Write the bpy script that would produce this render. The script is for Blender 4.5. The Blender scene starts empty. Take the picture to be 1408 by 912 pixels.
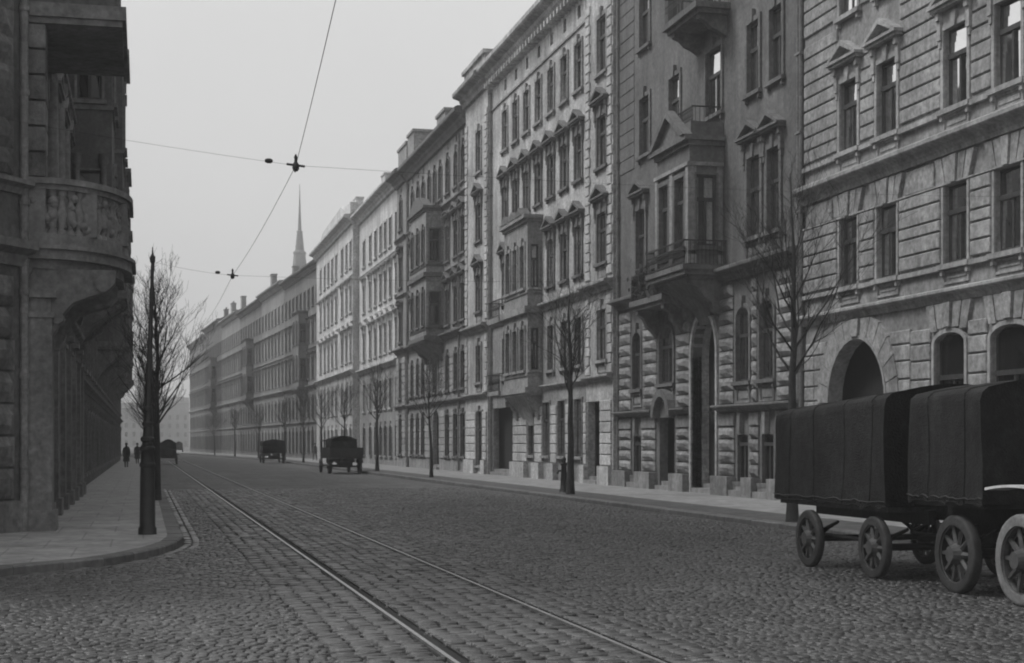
import bpy, bmesh, math, random
import numpy as np
from mathutils import Vector, Matrix, Euler

R = math.radians
rnd = random.Random(7)
S = bpy.context.scene
C = S.collection

# ------------------------------------------------------------------ camera, sky, sun, exposure
cam_d = bpy.data.cameras.new('camera')
cam = bpy.data.objects.new('camera', cam_d)
C.objects.link(cam)
cam.location = (0, 0, 1.9)
cam.rotation_euler = (R(90), 0, R(-13.27))
cam_d.sensor_width = 36
cam_d.lens = 54.97
cam_d.shift_y = 0.1094
cam_d.clip_end = 6000
S.camera = cam

SUN_EL, SUN_AZ = 54, 292          # azimuth clockwise from +Y (street direction): ahead, behind the left row
world = bpy.data.worlds.new('World')
S.world = world
world.use_nodes = True
wn = world.node_tree.nodes
wl = world.node_tree.links
sky = wn.new('ShaderNodeTexSky')
sky.sky_type = 'NISHITA'
sky.sun_disc = False
sky.sun_elevation = R(SUN_EL)
sky.sun_rotation = R(SUN_AZ)
sky.dust_density = 10
sky.air_density = 1.2
bw = wn.new('ShaderNodeRGBToBW')
wl.new(sky.outputs[0], bw.inputs[0])
# an even cloud deck, slightly mottled, over the clear-sky light
tc = wn.new('ShaderNodeTexCoord')
cn = wn.new('ShaderNodeTexNoise')
cn.inputs['Scale'].default_value = 2.2
cn.inputs['Detail'].default_value = 5
wl.new(tc.outputs['Generated'], cn.inputs['Vector'])
cm = wn.new('ShaderNodeMapRange')
cm.inputs[1].default_value, cm.inputs[2].default_value = .3, .7
cm.inputs[3].default_value, cm.inputs[4].default_value = 4.3, 5.0
wl.new(cn.outputs['Fac'], cm.inputs[0])
deck = wn.new('ShaderNodeMix')
deck.inputs[0].default_value = .7
wl.new(bw.outputs[0], deck.inputs[2])
wl.new(cm.outputs[0], deck.inputs[3])
bg = wn['Background']
wl.new(deck.outputs[0], bg.inputs[0])
bg.inputs[1].default_value = 0.1

sun_d = bpy.data.lights.new('sun', 'SUN')
sun_d.energy = 1.3
sun_d.angle = R(15)
sun_d.color = (1, 1, 1)
sun = bpy.data.objects.new('sun', sun_d)
C.objects.link(sun)
az, el = R(SUN_AZ), R(SUN_EL)
to_sun = Vector((math.sin(az) * math.cos(el), math.cos(az) * math.cos(el), math.sin(el)))
sun.rotation_euler = to_sun.to_track_quat('Z', 'Y').to_euler()
sun.location = to_sun * 100

S.view_settings.view_transform = 'Standard'
S.view_settings.look = 'None'
S.view_settings.exposure = 0.86
S.view_settings.gamma = 1
S.view_settings.use_curve_mapping = False
S.render.engine = 'CYCLES'
S.cycles.use_denoising = True
S.cycles.max_bounces = 6
S.cycles.transparent_max_bounces = 6
S.cycles.pixel_filter_type = 'BLACKMAN_HARRIS'
S.cycles.filter_width = 2.0

# ------------------------------------------------------------------ materials
def nodes_of(name):
    m = bpy.data.materials.new(name)
    m.use_nodes = True
    return m, m.node_tree.nodes, m.node_tree.links, m.node_tree.nodes['Principled BSDF']

def mth(n, l, op, a, b):
    x = n.new('ShaderNodeMath')
    x.operation = op
    for i, s in enumerate((a, b)):
        if hasattr(s, 'default_value'):
            l.new(s, x.inputs[i])
        else:
            x.inputs[i].default_value = s
    return x.outputs[0]

def noise(n, l, vec, scale, detail=4, rough=.6):
    x = n.new('ShaderNodeTexNoise')
    x.inputs['Scale'].default_value = scale
    x.inputs['Detail'].default_value = detail
    x.inputs['Roughness'].default_value = rough
    l.new(vec, x.inputs['Vector'])
    return x.outputs['Fac']

def remap(n, l, s, a, b, c, d):
    x = n.new('ShaderNodeMapRange')
    x.inputs[1].default_value, x.inputs[2].default_value = a, b
    x.inputs[3].default_value, x.inputs[4].default_value = c, d
    l.new(s, x.inputs[0])
    return x.outputs[0]

def M(name, base, var=.3, scale=.5, streak=.25, bump=.25, bscale=22, rough=.85, spec=.3, attr=None, objvar=0.0, ystreak=0.0, slabs=None):
    m, n, l, p = nodes_of(name)
    pos = n.new('ShaderNodeNewGeometry').outputs['Position']
    big = remap(n, l, noise(n, l, pos, scale, 5), .3, .7, 1 - var, 1 + var * .7)
    fine = remap(n, l, noise(n, l, pos, bscale * .35, 3), .25, .75, .66, 1.30)
    midn = remap(n, l, noise(n, l, pos, scale * 5.5, 6, .7), .3, .7, 1 - var * .85, 1 + var * .65)
    col = mth(n, l, 'MULTIPLY', mth(n, l, 'MULTIPLY', mth(n, l, 'MULTIPLY', big, fine), midn), base)
    if streak:
        mp = n.new('ShaderNodeMapping')
        mp.inputs['Scale'].default_value = (.85, .85, .13)
        l.new(pos, mp.inputs['Vector'])
        st = remap(n, l, noise(n, l, mp.outputs[0], 1.6, 6, .68), .35, .7, 1 + streak * .4, 1 - streak)
        col = mth(n, l, 'MULTIPLY', col, st)
    if ystreak:
        mp = n.new('ShaderNodeMapping')
        mp.inputs['Scale'].default_value = (1.1, .05, 1)
        l.new(pos, mp.inputs['Vector'])
        col = mth(n, l, 'MULTIPLY', col, remap(n, l, noise(n, l, mp.outputs[0], 1.3, 3), .3, .7, 1 - ystreak, 1 + ystreak))
    if slabs:
        bt = n.new('ShaderNodeTexBrick')
        l.new(pos, bt.inputs['Vector'])
        bt.inputs['Color1'].default_value = (1, 1, 1, 1)
        bt.inputs['Color2'].default_value = (.93, .93, .93, 1)
        bt.inputs['Mortar'].default_value = (.68, .68, .68, 1)
        bt.inputs['Scale'].default_value = 1
        bt.inputs['Mortar Size'].default_value = .018
        bt.inputs['Brick Width'].default_value, bt.inputs['Row Height'].default_value = slabs
        b2 = n.new('ShaderNodeRGBToBW')
        l.new(bt.outputs['Color'], b2.inputs[0])
        col = mth(n, l, 'MULTIPLY', col, b2.outputs[0])
    if attr:
        a = n.new('ShaderNodeAttribute')
        a.attribute_name = attr
        col = mth(n, l, 'MULTIPLY', col, a.outputs['Fac'])
    if objvar:
        oi = n.new('ShaderNodeObjectInfo')
        col = mth(n, l, 'MULTIPLY', col, remap(n, l, oi.outputs['Random'], 0, 1, 1 - objvar, 1 + objvar))
    cc = n.new('ShaderNodeCombineColor')
    for i in range(3):
        l.new(col, cc.inputs[i])
    l.new(cc.outputs[0], p.inputs['Base Color'])
    p.inputs['Roughness'].default_value = rough
    p.inputs['Specular IOR Level'].default_value = spec
    if bump:
        b = n.new('ShaderNodeBump')
        b.inputs['Strength'].default_value = bump
        b.inputs['Distance'].default_value = .03
        l.new(noise(n, l, pos, bscale, 4, .65), b.inputs['Height'])
        l.new(b.outputs[0], p.inputs['Normal'])
    return m

MAT = {}
MAT['stuccoA'] = M('pale_stucco', .25, .3, .45, .38)
MAT['blockA'] = M('pale_stucco_block', .27, .28, .7, .35, objvar=.1)
MAT['trimA'] = M('pale_stone_trim', .30, .25, .9, .35)
MAT['stuccoB'] = M('sooty_stucco', .125, .3, .4, .35)
MAT['blockB'] = M('rough_quarry_stone', .20, .28, 1.2, .3, .6, 14, objvar=.16)
MAT['trimB'] = M('sooty_trim', .125, .3, .8, .3)
MAT['stuccoC'] = M('grey_stucco', .40, .32, .35, .42)
MAT['blockC'] = M('light_rusticated_stucco', .42, .25, .7, .3, objvar=.12)
MAT['trimC'] = M('weathered_trim', .25, .35, .9, .35)
MAT['trimDark'] = M('soot_blackened_trim', .12, .4, 1.2, .3)
MAT['stuccoD'] = M('dim_stucco', .25, .3, .35, .35)
MAT['blockD'] = M('dim_rusticated_stucco', .30, .3, .7, .3, objvar=.12)
MAT['stuccoE'] = M('whitewashed_stucco', .54, .24, .35, .4)
MAT['trimE'] = M('whitewashed_trim', .46, .25, .8, .3)
MAT['stuccoF'] = M('old_grey_stucco', .17, .3, .25, .35)
MAT['stuccoF2'] = M('old_pale_stucco', .23, .25, .25, .3)
MAT['stuccoF3'] = M('old_dark_stucco', .12, .3, .25, .35)
MAT['stuccoL'] = M('sooty_corner_stucco', .10, .3, .5, .4, .35)
MAT['blockL'] = M('sooty_corner_block', .14, .4, .9, .5, .8, objvar=.3)
MAT['trimL'] = M('sooty_corner_trim', .165, .3, .8, .35)
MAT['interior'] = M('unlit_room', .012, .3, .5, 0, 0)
MAT['wood'] = M('dark_painted_wood', .05, .3, 2, .1, .1, 30, .5)
MAT['sash'] = M('grey_painted_sash', .045, .3, 2, .1, .1, 30, .5)
MAT['curtain'] = M('pale_curtain', .75, .15, 3, .3, .1, 30, .9, objvar=.45)
MAT['roof'] = M('slate_roof', .10, .3, 1, .2, .3, 12)
MAT['iron'] = M('black_iron', .013, .3, 3, .1, .15, 30, .55, .4)
MAT['pipe'] = M('zinc_pipe', .16, .3, 2, .2, .1, 30, .5)
MAT['pave'] = M('worn_pavement', .225, .22, .8, 0, .2, 9, .75, slabs=(.9, 1.3))
MAT['pave_dark'] = M('worn_dark_pavement', .30, .25, .9, 0, .25, 9, .7, slabs=(1.1, 2.3))
MAT['kerb'] = M('granite_kerb', .115, .2, 2, 0, .3, 16, .7, objvar=.15)
MAT['strip'] = M('trodden_tree_strip', .075, .3, 1.5, 0, .5, 14, .9)
MAT['earth'] = M('bare_ground', .09, .3, .2, 0, .3, 6, .9)
MAT['cobble'] = M('basalt_sett', .044, .42, .28, 0, .5, 26, .38, .5, attr='tone', ystreak=.22)
MAT['cobble1'] = M('basalt_sett_single', .044, .42, .28, 0, .5, 26, .38, .5, attr='tone', ystreak=.22)
MAT['railsteel'] = M('polished_rail_steel', .42, .15, 3, 0, .05, 40, .36, .6)
MAT['railsteel'].node_tree.nodes['Principled BSDF'].inputs['Metallic'].default_value = .85
MAT['groove'] = M('dark_rail_groove', .012, .2, 3, 0, 0)  # near-black tone for the strips on both sides of the rail head
MAT['bark'] = M('dark_bark', .038, .3, 3, .2, .6, 18, .9)
MAT['tilt'] = M('dark_tarpaulin', .017, .6, 1.1, .4, 1.0, 34, .85, .25)
MAT['truckpaint'] = M('grimy_truck_paint', .03, .4, 2, .3, .1, 20, .45)
MAT['tyre'] = M('dusty_rubber', .04, .3, 4, 0, .2, 20, .75)
MAT['tyre_pale'] = M('pale_dusty_rubber', .16, .25, 4, 0, .2, 20, .75)
MAT['spoke'] = M('worn_spoke_wood', .065, .3, 4, 0, .2, 20, .6)
MAT['fender'] = M('pale_mudguard', .55, .15, 3, 0, .05, 20, .4)
MAT['chassis'] = M('oily_chassis', .02, .3, 3, 0, .2, 20, .5)
MAT['cloth'] = M('dark_coat_cloth', .028, .3, 4, 0, .2, 20, .9)
MAT['skin'] = M('skin', .35, .1, 4, 0, 0, 20, .6)
MAT['spire'] = M('weathered_spire', .15, .3, .2, .2)

def road_mat():
    m = M('cobbled_roadway', .082, .42, .28, 0, 0, 26, .7, .3, ystreak=.22)
    n, l = m.node_tree.nodes, m.node_tree.links
    p = n['Principled BSDF']
    pos = n.new('ShaderNodeNewGeometry').outputs['Position']
    w = n.new('ShaderNodeTexVoronoi')
    mp = n.new('ShaderNodeMapping')
    mp.inputs['Scale'].default_value = (7.6, 8.6, 1)
    l.new(pos, mp.inputs['Vector'])
    l.new(mp.outputs[0], w.inputs['Vector'])
    w.inputs['Scale'].default_value = 1
    b = n.new('ShaderNodeBump')
    b.inputs['Strength'].default_value = .8
    b.inputs['Distance'].default_value = .03
    l.new(remap(n, l, w.outputs['Distance'], 0, .6, 1, 0), b.inputs['Height'])
    l.new(b.outputs[0], p.inputs['Normal'])
    old = p.inputs['Base Color'].links[0].from_socket
    mx = n.new('ShaderNodeMix')
    mx.data_type = 'RGBA'
    mx.blend_type = 'MULTIPLY'
    mx.inputs[0].default_value = 1
    l.new(old, mx.inputs[6])
    sep = n.new('ShaderNodeSeparateColor')
    l.new(w.outputs['Color'], sep.inputs[0])
    v = remap(n, l, sep.outputs[0], 0, 1, .55, 1.45)
    cc = n.new('ShaderNodeCombineColor')
    for i in range(3):
        l.new(v, cc.inputs[i])
    l.new(cc.outputs[0], mx.inputs[7])
    l.new(mx.outputs[2], p.inputs['Base Color'])
    return m
MAT['road'] = road_mat()

def glass_mat(name, clear):
    m, n, l, p = nodes_of(name)
    pos = n.new('ShaderNodeNewGeometry').outputs['Position']
    b = n.new('ShaderNodeBump')
    b.inputs['Strength'].default_value = .04
    b.inputs['Distance'].default_value = .05
    l.new(noise(n, l, pos, 1.7, 2), b.inputs['Height'])
    if not clear:
        p.inputs['Base Color'].default_value = (.01, .01, .01, 1)
        p.inputs['Roughness'].default_value = .06
        p.inputs['IOR'].default_value = 1.42
        l.new(b.outputs[0], p.inputs['Normal'])
        return m
    gl = n.new('ShaderNodeBsdfGlossy')
    gl.inputs['Roughness'].default_value = .04
    tr = n.new('ShaderNodeBsdfTransparent')
    tr.inputs[0].default_value = (.82, .82, .82, 1)
    fr = n.new('ShaderNodeFresnel')
    fr.inputs['IOR'].default_value = 1.4
    l.new(b.outputs[0], fr.inputs['Normal'])
    l.new(b.outputs[0], gl.inputs['Normal'])
    mx = n.new('ShaderNodeMixShader')
    l.new(fr.outputs[0], mx.inputs[0])
    l.new(tr.outputs[0], mx.inputs[1])
    l.new(gl.outputs[0], mx.inputs[2])
    l.new(mx.outputs[0], n['Material Output'].inputs[0])
    return m
MAT['glass'] = glass_mat('window_glass', True)
MAT['glassdark'] = glass_mat('dark_window_glass', False)

# ------------------------------------------------------------------ mesh helpers
class MB:
    def __init__(s):
        s.v, s.f = [], []
    def poly(s, pts):
        i = len(s.v)
        s.v += [tuple(p) for p in pts]
        s.f.append(tuple(range(i, i + len(pts))))
    def box(s, x0, x1, y0, y1, z0, z1):
        i = len(s.v)
        s.v += [(x, y, z) for z in (z0, z1) for y in (y0, y1) for x in (x0, x1)]
        s.f += [tuple(i + k for k in q) for q in ((0, 2, 3, 1), (4, 5, 7, 6), (0, 1, 5, 4), (2, 6, 7, 3), (0, 4, 6, 2), (1, 3, 7, 5))]
    def prism(s, poly, a0, a1, axis=1):
        """poly in the two other axes, extruded along axis from a0 to a1"""
        def mk(p, a):
            if axis == 0:
                return (a, p[0], p[1])
            if axis == 1:
                return (p[0], a, p[1])
            return (p[0], p[1], a)
        i, n = len(s.v), len(poly)
        s.v += [mk(p, a0) for p in poly] + [mk(p, a1) for p in poly]
        s.f.append(tuple(range(i, i + n)))
        s.f.append(tuple(range(i + 2 * n - 1, i + n - 1, -1)))
        for k in range(n):
            k2 = (k + 1) % n
            s.f.append((i + k, i + k2, i + n + k2, i + n + k))
    def lathe(s, prof, n=12, cx=0, cy=0, axis=2, cap=True):
        i = len(s.v)
        for r, h in prof:
            for k in range(n):
                a = 2 * math.pi * k / n
                p = (r * math.cos(a), r * math.sin(a))
                if axis == 2:
                    s.v.append((cx + p[0], cy + p[1], h))
                elif axis == 0:
                    s.v.append((h, cx + p[0], cy + p[1]))
                else:
                    s.v.append((cx + p[0], h, cy + p[1]))
        for j in range(len(prof) - 1):
            for k in range(n):
                k2 = (k + 1) % n
                s.f.append((i + j * n + k, i + j * n + k2, i + (j + 1) * n + k2, i + (j + 1) * n + k))
        if cap:
            s.f.append(tuple(i + k for k in range(n)))
            s.f.append(tuple(i + (len(prof) - 1) * n + k for k in range(n - 1, -1, -1)))
    def tube(s, pts, rad, n=5, cap=False):
        pts = [Vector(p) for p in pts]
        i0 = len(s.v)
        for j, p in enumerate(pts):
            d = (pts[min(j + 1, len(pts) - 1)] - pts[max(j - 1, 0)])
            if d.length < 1e-6:
                d = Vector((0, 0, 1))
            d.normalize()
            a = d.orthogonal().normalized() if abs(d.z) > .95 else d.cross(Vector((0, 0, 1))).normalized()
            b = d.cross(a)
            r = rad[j] if isinstance(rad, (list, tuple)) else rad
            for k in range(n):
                t = 2 * math.pi * k / n
                q = p + (a * math.cos(t) + b * math.sin(t)) * r
                s.v.append((q.x, q.y, q.z))
        for j in range(len(pts) - 1):
            for k in range(n):
                k2 = (k + 1) % n
                s.f.append((i0 + j * n + k, i0 + j * n + k2, i0 + (j + 1) * n + k2, i0 + (j + 1) * n + k))
        if cap:
            s.f.append(tuple(i0 + k for k in range(n)))
            s.f.append(tuple(i0 + (len(pts) - 1) * n + k for k in range(n)))
    def mesh(s, name, mat, smooth=False):
        me = bpy.data.meshes.new(name)
        me.from_pydata(s.v, [], s.f)
        me.materials.append(MAT[mat] if isinstance(mat, str) else mat)
        if smooth:
            me.polygons.foreach_set('use_smooth', [True] * len(me.polygons))
        return me

def inst(name, me, parent=None, loc=(0, 0, 0), rot=0, scale=None):
    o = bpy.data.objects.new(name, me)
    C.objects.link(o)
    o.parent = parent
    o.location = loc
    if rot:
        o.rotation_euler = (0, 0, rot)
    if scale:
        o.scale = scale
    return o

def tag(o, label=None, cat=None, group=None, kind=None):
    for k, v in (('label', label), ('category', cat), ('group', group), ('kind', kind)):
        if v:
            o[k] = v
    return o

def empty(name, loc, rot=0):
    o = bpy.data.objects.new(name, None)
    C.objects.link(o)
    o.location = loc
    o.rotation_euler = (0, 0, rot)
    return o

def copy_tree(o, parent=None):
    c = o.copy()
    C.objects.link(c)
    c.parent = parent
    for ch in o.children:
        copy_tree(ch, c)
    return c

# ------------------------------------------------------------------ facade kit
def tile(mb, a0, a1, b0, b1, ops, depth, fn):
    """wall sheet with openings (ua, ub, va, vb, arch rise) and their reveals"""
    us = sorted({a0, a1} | {min(max(x, a0), a1) for o in ops for x in o[:2]})
    vs = sorted({b0, b1} | {min(max(x, b0), b1) for o in ops for x in o[2:4]})
    for i in range(len(us) - 1):
        for j in range(len(vs) - 1):
            if us[i + 1] - us[i] < 1e-5 or vs[j + 1] - vs[j] < 1e-5:
                continue
            uc, vc = (us[i] + us[i + 1]) / 2, (vs[j] + vs[j + 1]) / 2
            if any(o[0] < uc < o[1] and o[2] < vc < o[3] for o in ops):
                continue
            mb.poly([fn(us[i], vs[j], 0), fn(us[i + 1], vs[j], 0), fn(us[i + 1], vs[j + 1], 0), fn(us[i], vs[j + 1], 0)])
    for ua, ub, va, vb, r in ops:
        sp = vb - r
        top = [(ua, sp), (ub, sp)]
        if r:
            c, a, N = (ua + ub) / 2, (ub - ua) / 2, 12
            top = [(c - a * math.cos(math.pi * k / N), sp + r * math.sin(math.pi * k / N)) for k in range(N + 1)]
            for k in range(N):
                p, q = top[k], top[k + 1]
                mb.poly([fn(p[0], p[1], 0), fn(q[0], q[1], 0), fn(q[0], vb, 0), fn(p[0], vb, 0)])
        ring = [(ua, va)] + top + [(ub, va)]
        for k in range(len(ring)):
            p, q = ring[k], ring[(k + 1) % len(ring)]
            mb.poly([fn(p[0], p[1], 0), fn(q[0], q[1], 0), fn(q[0], q[1], -depth), fn(p[0], p[1], -depth)])

CACHE = {}
def cached(key, make):
    if key not in CACHE:
        CACHE[key] = make()
    return CACHE[key]

def surround(w, h, head, fr, rise, mat, full):
    mb = MB()
    a = w / 2
    p = .07
    sp = h - rise
    if fr:
        mb.box(-a - fr, -a, -.02, p, 0, sp)
        mb.box(a, a + fr, -.02, p, 0, sp)
        if rise:
            N = 12
            for k in range(N):
                t0, t1 = math.pi * k / N, math.pi * (k + 1) / N
                P = [(-a * math.cos(t0), sp + rise * math.sin(t0)), (-a * math.cos(t1), sp + rise * math.sin(t1)),
                     (-(a + fr) * math.cos(t1), sp + (rise + fr) * math.sin(t1)), (-(a + fr) * math.cos(t0), sp + (rise + fr) * math.sin(t0))]
                mb.prism(P, -.02, p, 1)
        else:
            mb.box(-a - fr, a + fr, -.02, p + .004, h, h + fr)
    # sill on two little brackets
    mb.box(-a - fr - .07, a + fr + .07, -.02, .16, -.13, -.003)
    if full:
        for sg in (-1, 1):
            x = sg * (a + fr * .4)
            mb.box(x - .06, x + .06, -.02, .11, -.28, -.13)
    t = h + fr
    e = a + fr
    if head in ('key', 'tri', 'flat', 'seg'):
        mb.prism([(-.09, h - .02), (.09, h - .02), (.14, h + fr + .24), (-.14, h + fr + .24)], -.02, p + .06, 1)
    if head in ('tri', 'flat', 'seg'):
        f = .34
        mb.box(-e + .02, e - .02, -.02, .05, t + .002, t + f)
        for sg in (-1, 1):      # scrolled consoles
            x0, x1 = (sg * e - .09, sg * e + .09)
            mb.box(x0, x1, -.02, .13, t - .35, t + f)
            mb.box(x0 + .01, x1 - .01, -.02, .19, t + f - .2, t + f)
            mb.box(x0 + .03, x1 - .03, -.02, .10, t - .55, t - .35)
        E = e + .2
        mb.box(-E, E, -.02, .26, t + f, t + f + .08)
        mb.box(-E - .05, E + .05, -.02, .33, t + f + .083, t + f + .16)
        y = t + f + .165
        if head == 'tri':
            H = .28 + .20 * E
            mb.prism([(-E, y), (E, y), (0, y + H - .1)], -.02, .07, 1)
            for sg in (-1, 1):
                mb.prism([(sg * (E + .05), y), (sg * (E - .16), y), (0, y + H - .13), (0, y + H + .03)], -.02, .32, 1)
        if head == 'seg':
            N, H = 8, .30
            for k in range(N):
                t0, t1 = math.pi * k / N, math.pi * (k + 1) / N
                P = [(-E * math.cos(t0), y + H * math.sin(t0)), (-E * math.cos(t1), y + H * math.sin(t1)),
                     (-(E - .13) * math.cos(t1), y + (H - .1) * math.sin(t1)), (-(E - .13) * math.cos(t0), y + (H - .1) * math.sin(t0))]
                mb.prism(P, -.02, .3, 1)
            mb.prism([(-(E - .1) * math.cos(math.pi * k / N), y + (H - .08) * math.sin(math.pi * k / N)) for k in range(N + 1)], -.02, .08, 1)
    return mb.mesh('window', mat)

def sash_mesh(w, h, tf):
    mb = MB()
    a, b = w / 2 + .03, .07
    y0, y1 = -.17, -.10
    tz = h * tf
    mb.box(-a, -a + b + .03, y0, y1, 0, h + .02)
    mb.box(a - b - .03, a, y0, y1, 0, h + .02)
    mb.box(-a + b, a - b, y0, y1 - .002, 0, b + .03)
    mb.box(-a + b, a - b, y0, y1 - .002, h - b, h + .02)
    mb.box(-a + b, a - b, y0, y1 + .05, tz - .06, tz + .06)
    mb.box(-.045, .045, y0, y1 + .015, b, tz - .06)
    return mb.mesh('sash', 'sash')

def pane_mesh(x0, x1, z0, z1, mat, tilt=0):
    mb = MB()
    y = -.135
    mb.poly([(x0, y - tilt, z0), (x1, y + tilt, z0), (x1, y + tilt * .6, z1), (x0, y - tilt * .6, z1)])
    return mb.mesh('pane', mat)

def curtain_mesh(w, h, var):
    mb = MB()
    a = w / 2
    N = 10
    r = random.Random(var)
    def strip(xa, xb, z0, z1):
        P = []
        for k in range(N + 1):
            x = xa + (xb - xa) * k / N
            P.append((x, -.20 + .014 * math.sin(k * 2.3 + var) + .01 * r.random()))
        for k in range(N):
            (xa_, ya_), (xb_, yb_) = P[k], P[k + 1]
            mb.poly([(xa_, ya_, z0), (xb_, yb_, z0), (xb_, yb_, z1), (xa_, ya_, z1)])
    if var == 0:
        strip(-a, w * .22, .05, h * .98)
    elif var == 1:
        strip(-a, a, .05, h * .62)
    elif var == 2:
        strip(-a, a, h * .68, h)
        strip(-a, w * .12, .05, h * .68)
    elif var == 3:
        strip(-a, w * .02, .05, h * .98)
        strip(w * .3, a, .05, h * .98)
    elif var == 4:
        strip(-a, w * .3, .05, h * .64)
    else:
        strip(-a, w * .25, h * .66, h * .98)
    return mb.mesh('curtain', 'curtain', True)

BLOCKV = 5
def block_mesh(du, dv, d, kind, var, mat):
    """rusticated stone: kind 0 chamfered, kind 1 rock-faced"""
    mb = MB()
    a, b = du / 2, dv / 2
    r = random.Random(var * 31 + int(du * 100) + int(dv * 1000))
    c = min(.024, dv * .12)
    if kind == 0:
        ring = lambda x, z, y: [(-x, y, -z), (x, y, -z), (x, y, z), (-x, y, z)]
        i = 0
        rings = [ring(a, b, -.02), ring(a, b, d - c), ring(a - c, b - c, d)]
        for q in rings:
            mb.v += q
        for j in range(2):
            for k in range(4):
                mb.f.append((j * 4 + k, j * 4 + (k + 1) % 4, j * 4 + 4 + (k + 1) % 4, j * 4 + 4 + k))
        mb.f.append((8, 9, 10, 11))
    else:
        nx, nz = (4 if du > .5 else 3), 3
        xs = [-a + 2 * a * i / nx for i in range(nx + 1)]
        zs = [-b + 2 * b * i / nz for i in range(nz + 1)]
        for j, z in enumerate(zs):
            for i, x in enumerate(xs):
                edge = i in (0, nx) or j in (0, nz)
                y = d * .45 if edge else d * (.9 + .5 * r.random())
                jx = 0 if edge else (r.random() - .5) * .06
                mb.v.append((x + jx, y, z + (0 if edge else (r.random() - .5) * .05)))
        W = nx + 1
        for j in range(nz):
            for i in range(nx):
                mb.f.append((j * W + i, j * W + i + 1, (j + 1) * W + i + 1, (j + 1) * W + i))
        k0 = len(mb.v)
        mb.v += [(-a, -.02, -b), (a, -.02, -b), (a, -.02, b), (-a, -.02, b)]
        bot = [i for i in range(W)]
        top = [nz * W + i for i in range(W)]
        lef = [j * W for j in range(nz + 1)]
        rig = [j * W + nx for j in range(nz + 1)]
        mb.f += [tuple([k0, k0 + 1] + bot[::-1]), tuple([k0 + 3, k0 + 2] + top[::-1]), tuple([k0, k0 + 3] + lef[::-1]), tuple([k0 + 1, k0 + 2] + rig[::-1])]
    return mb.mesh('stone_block', mat)

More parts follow.
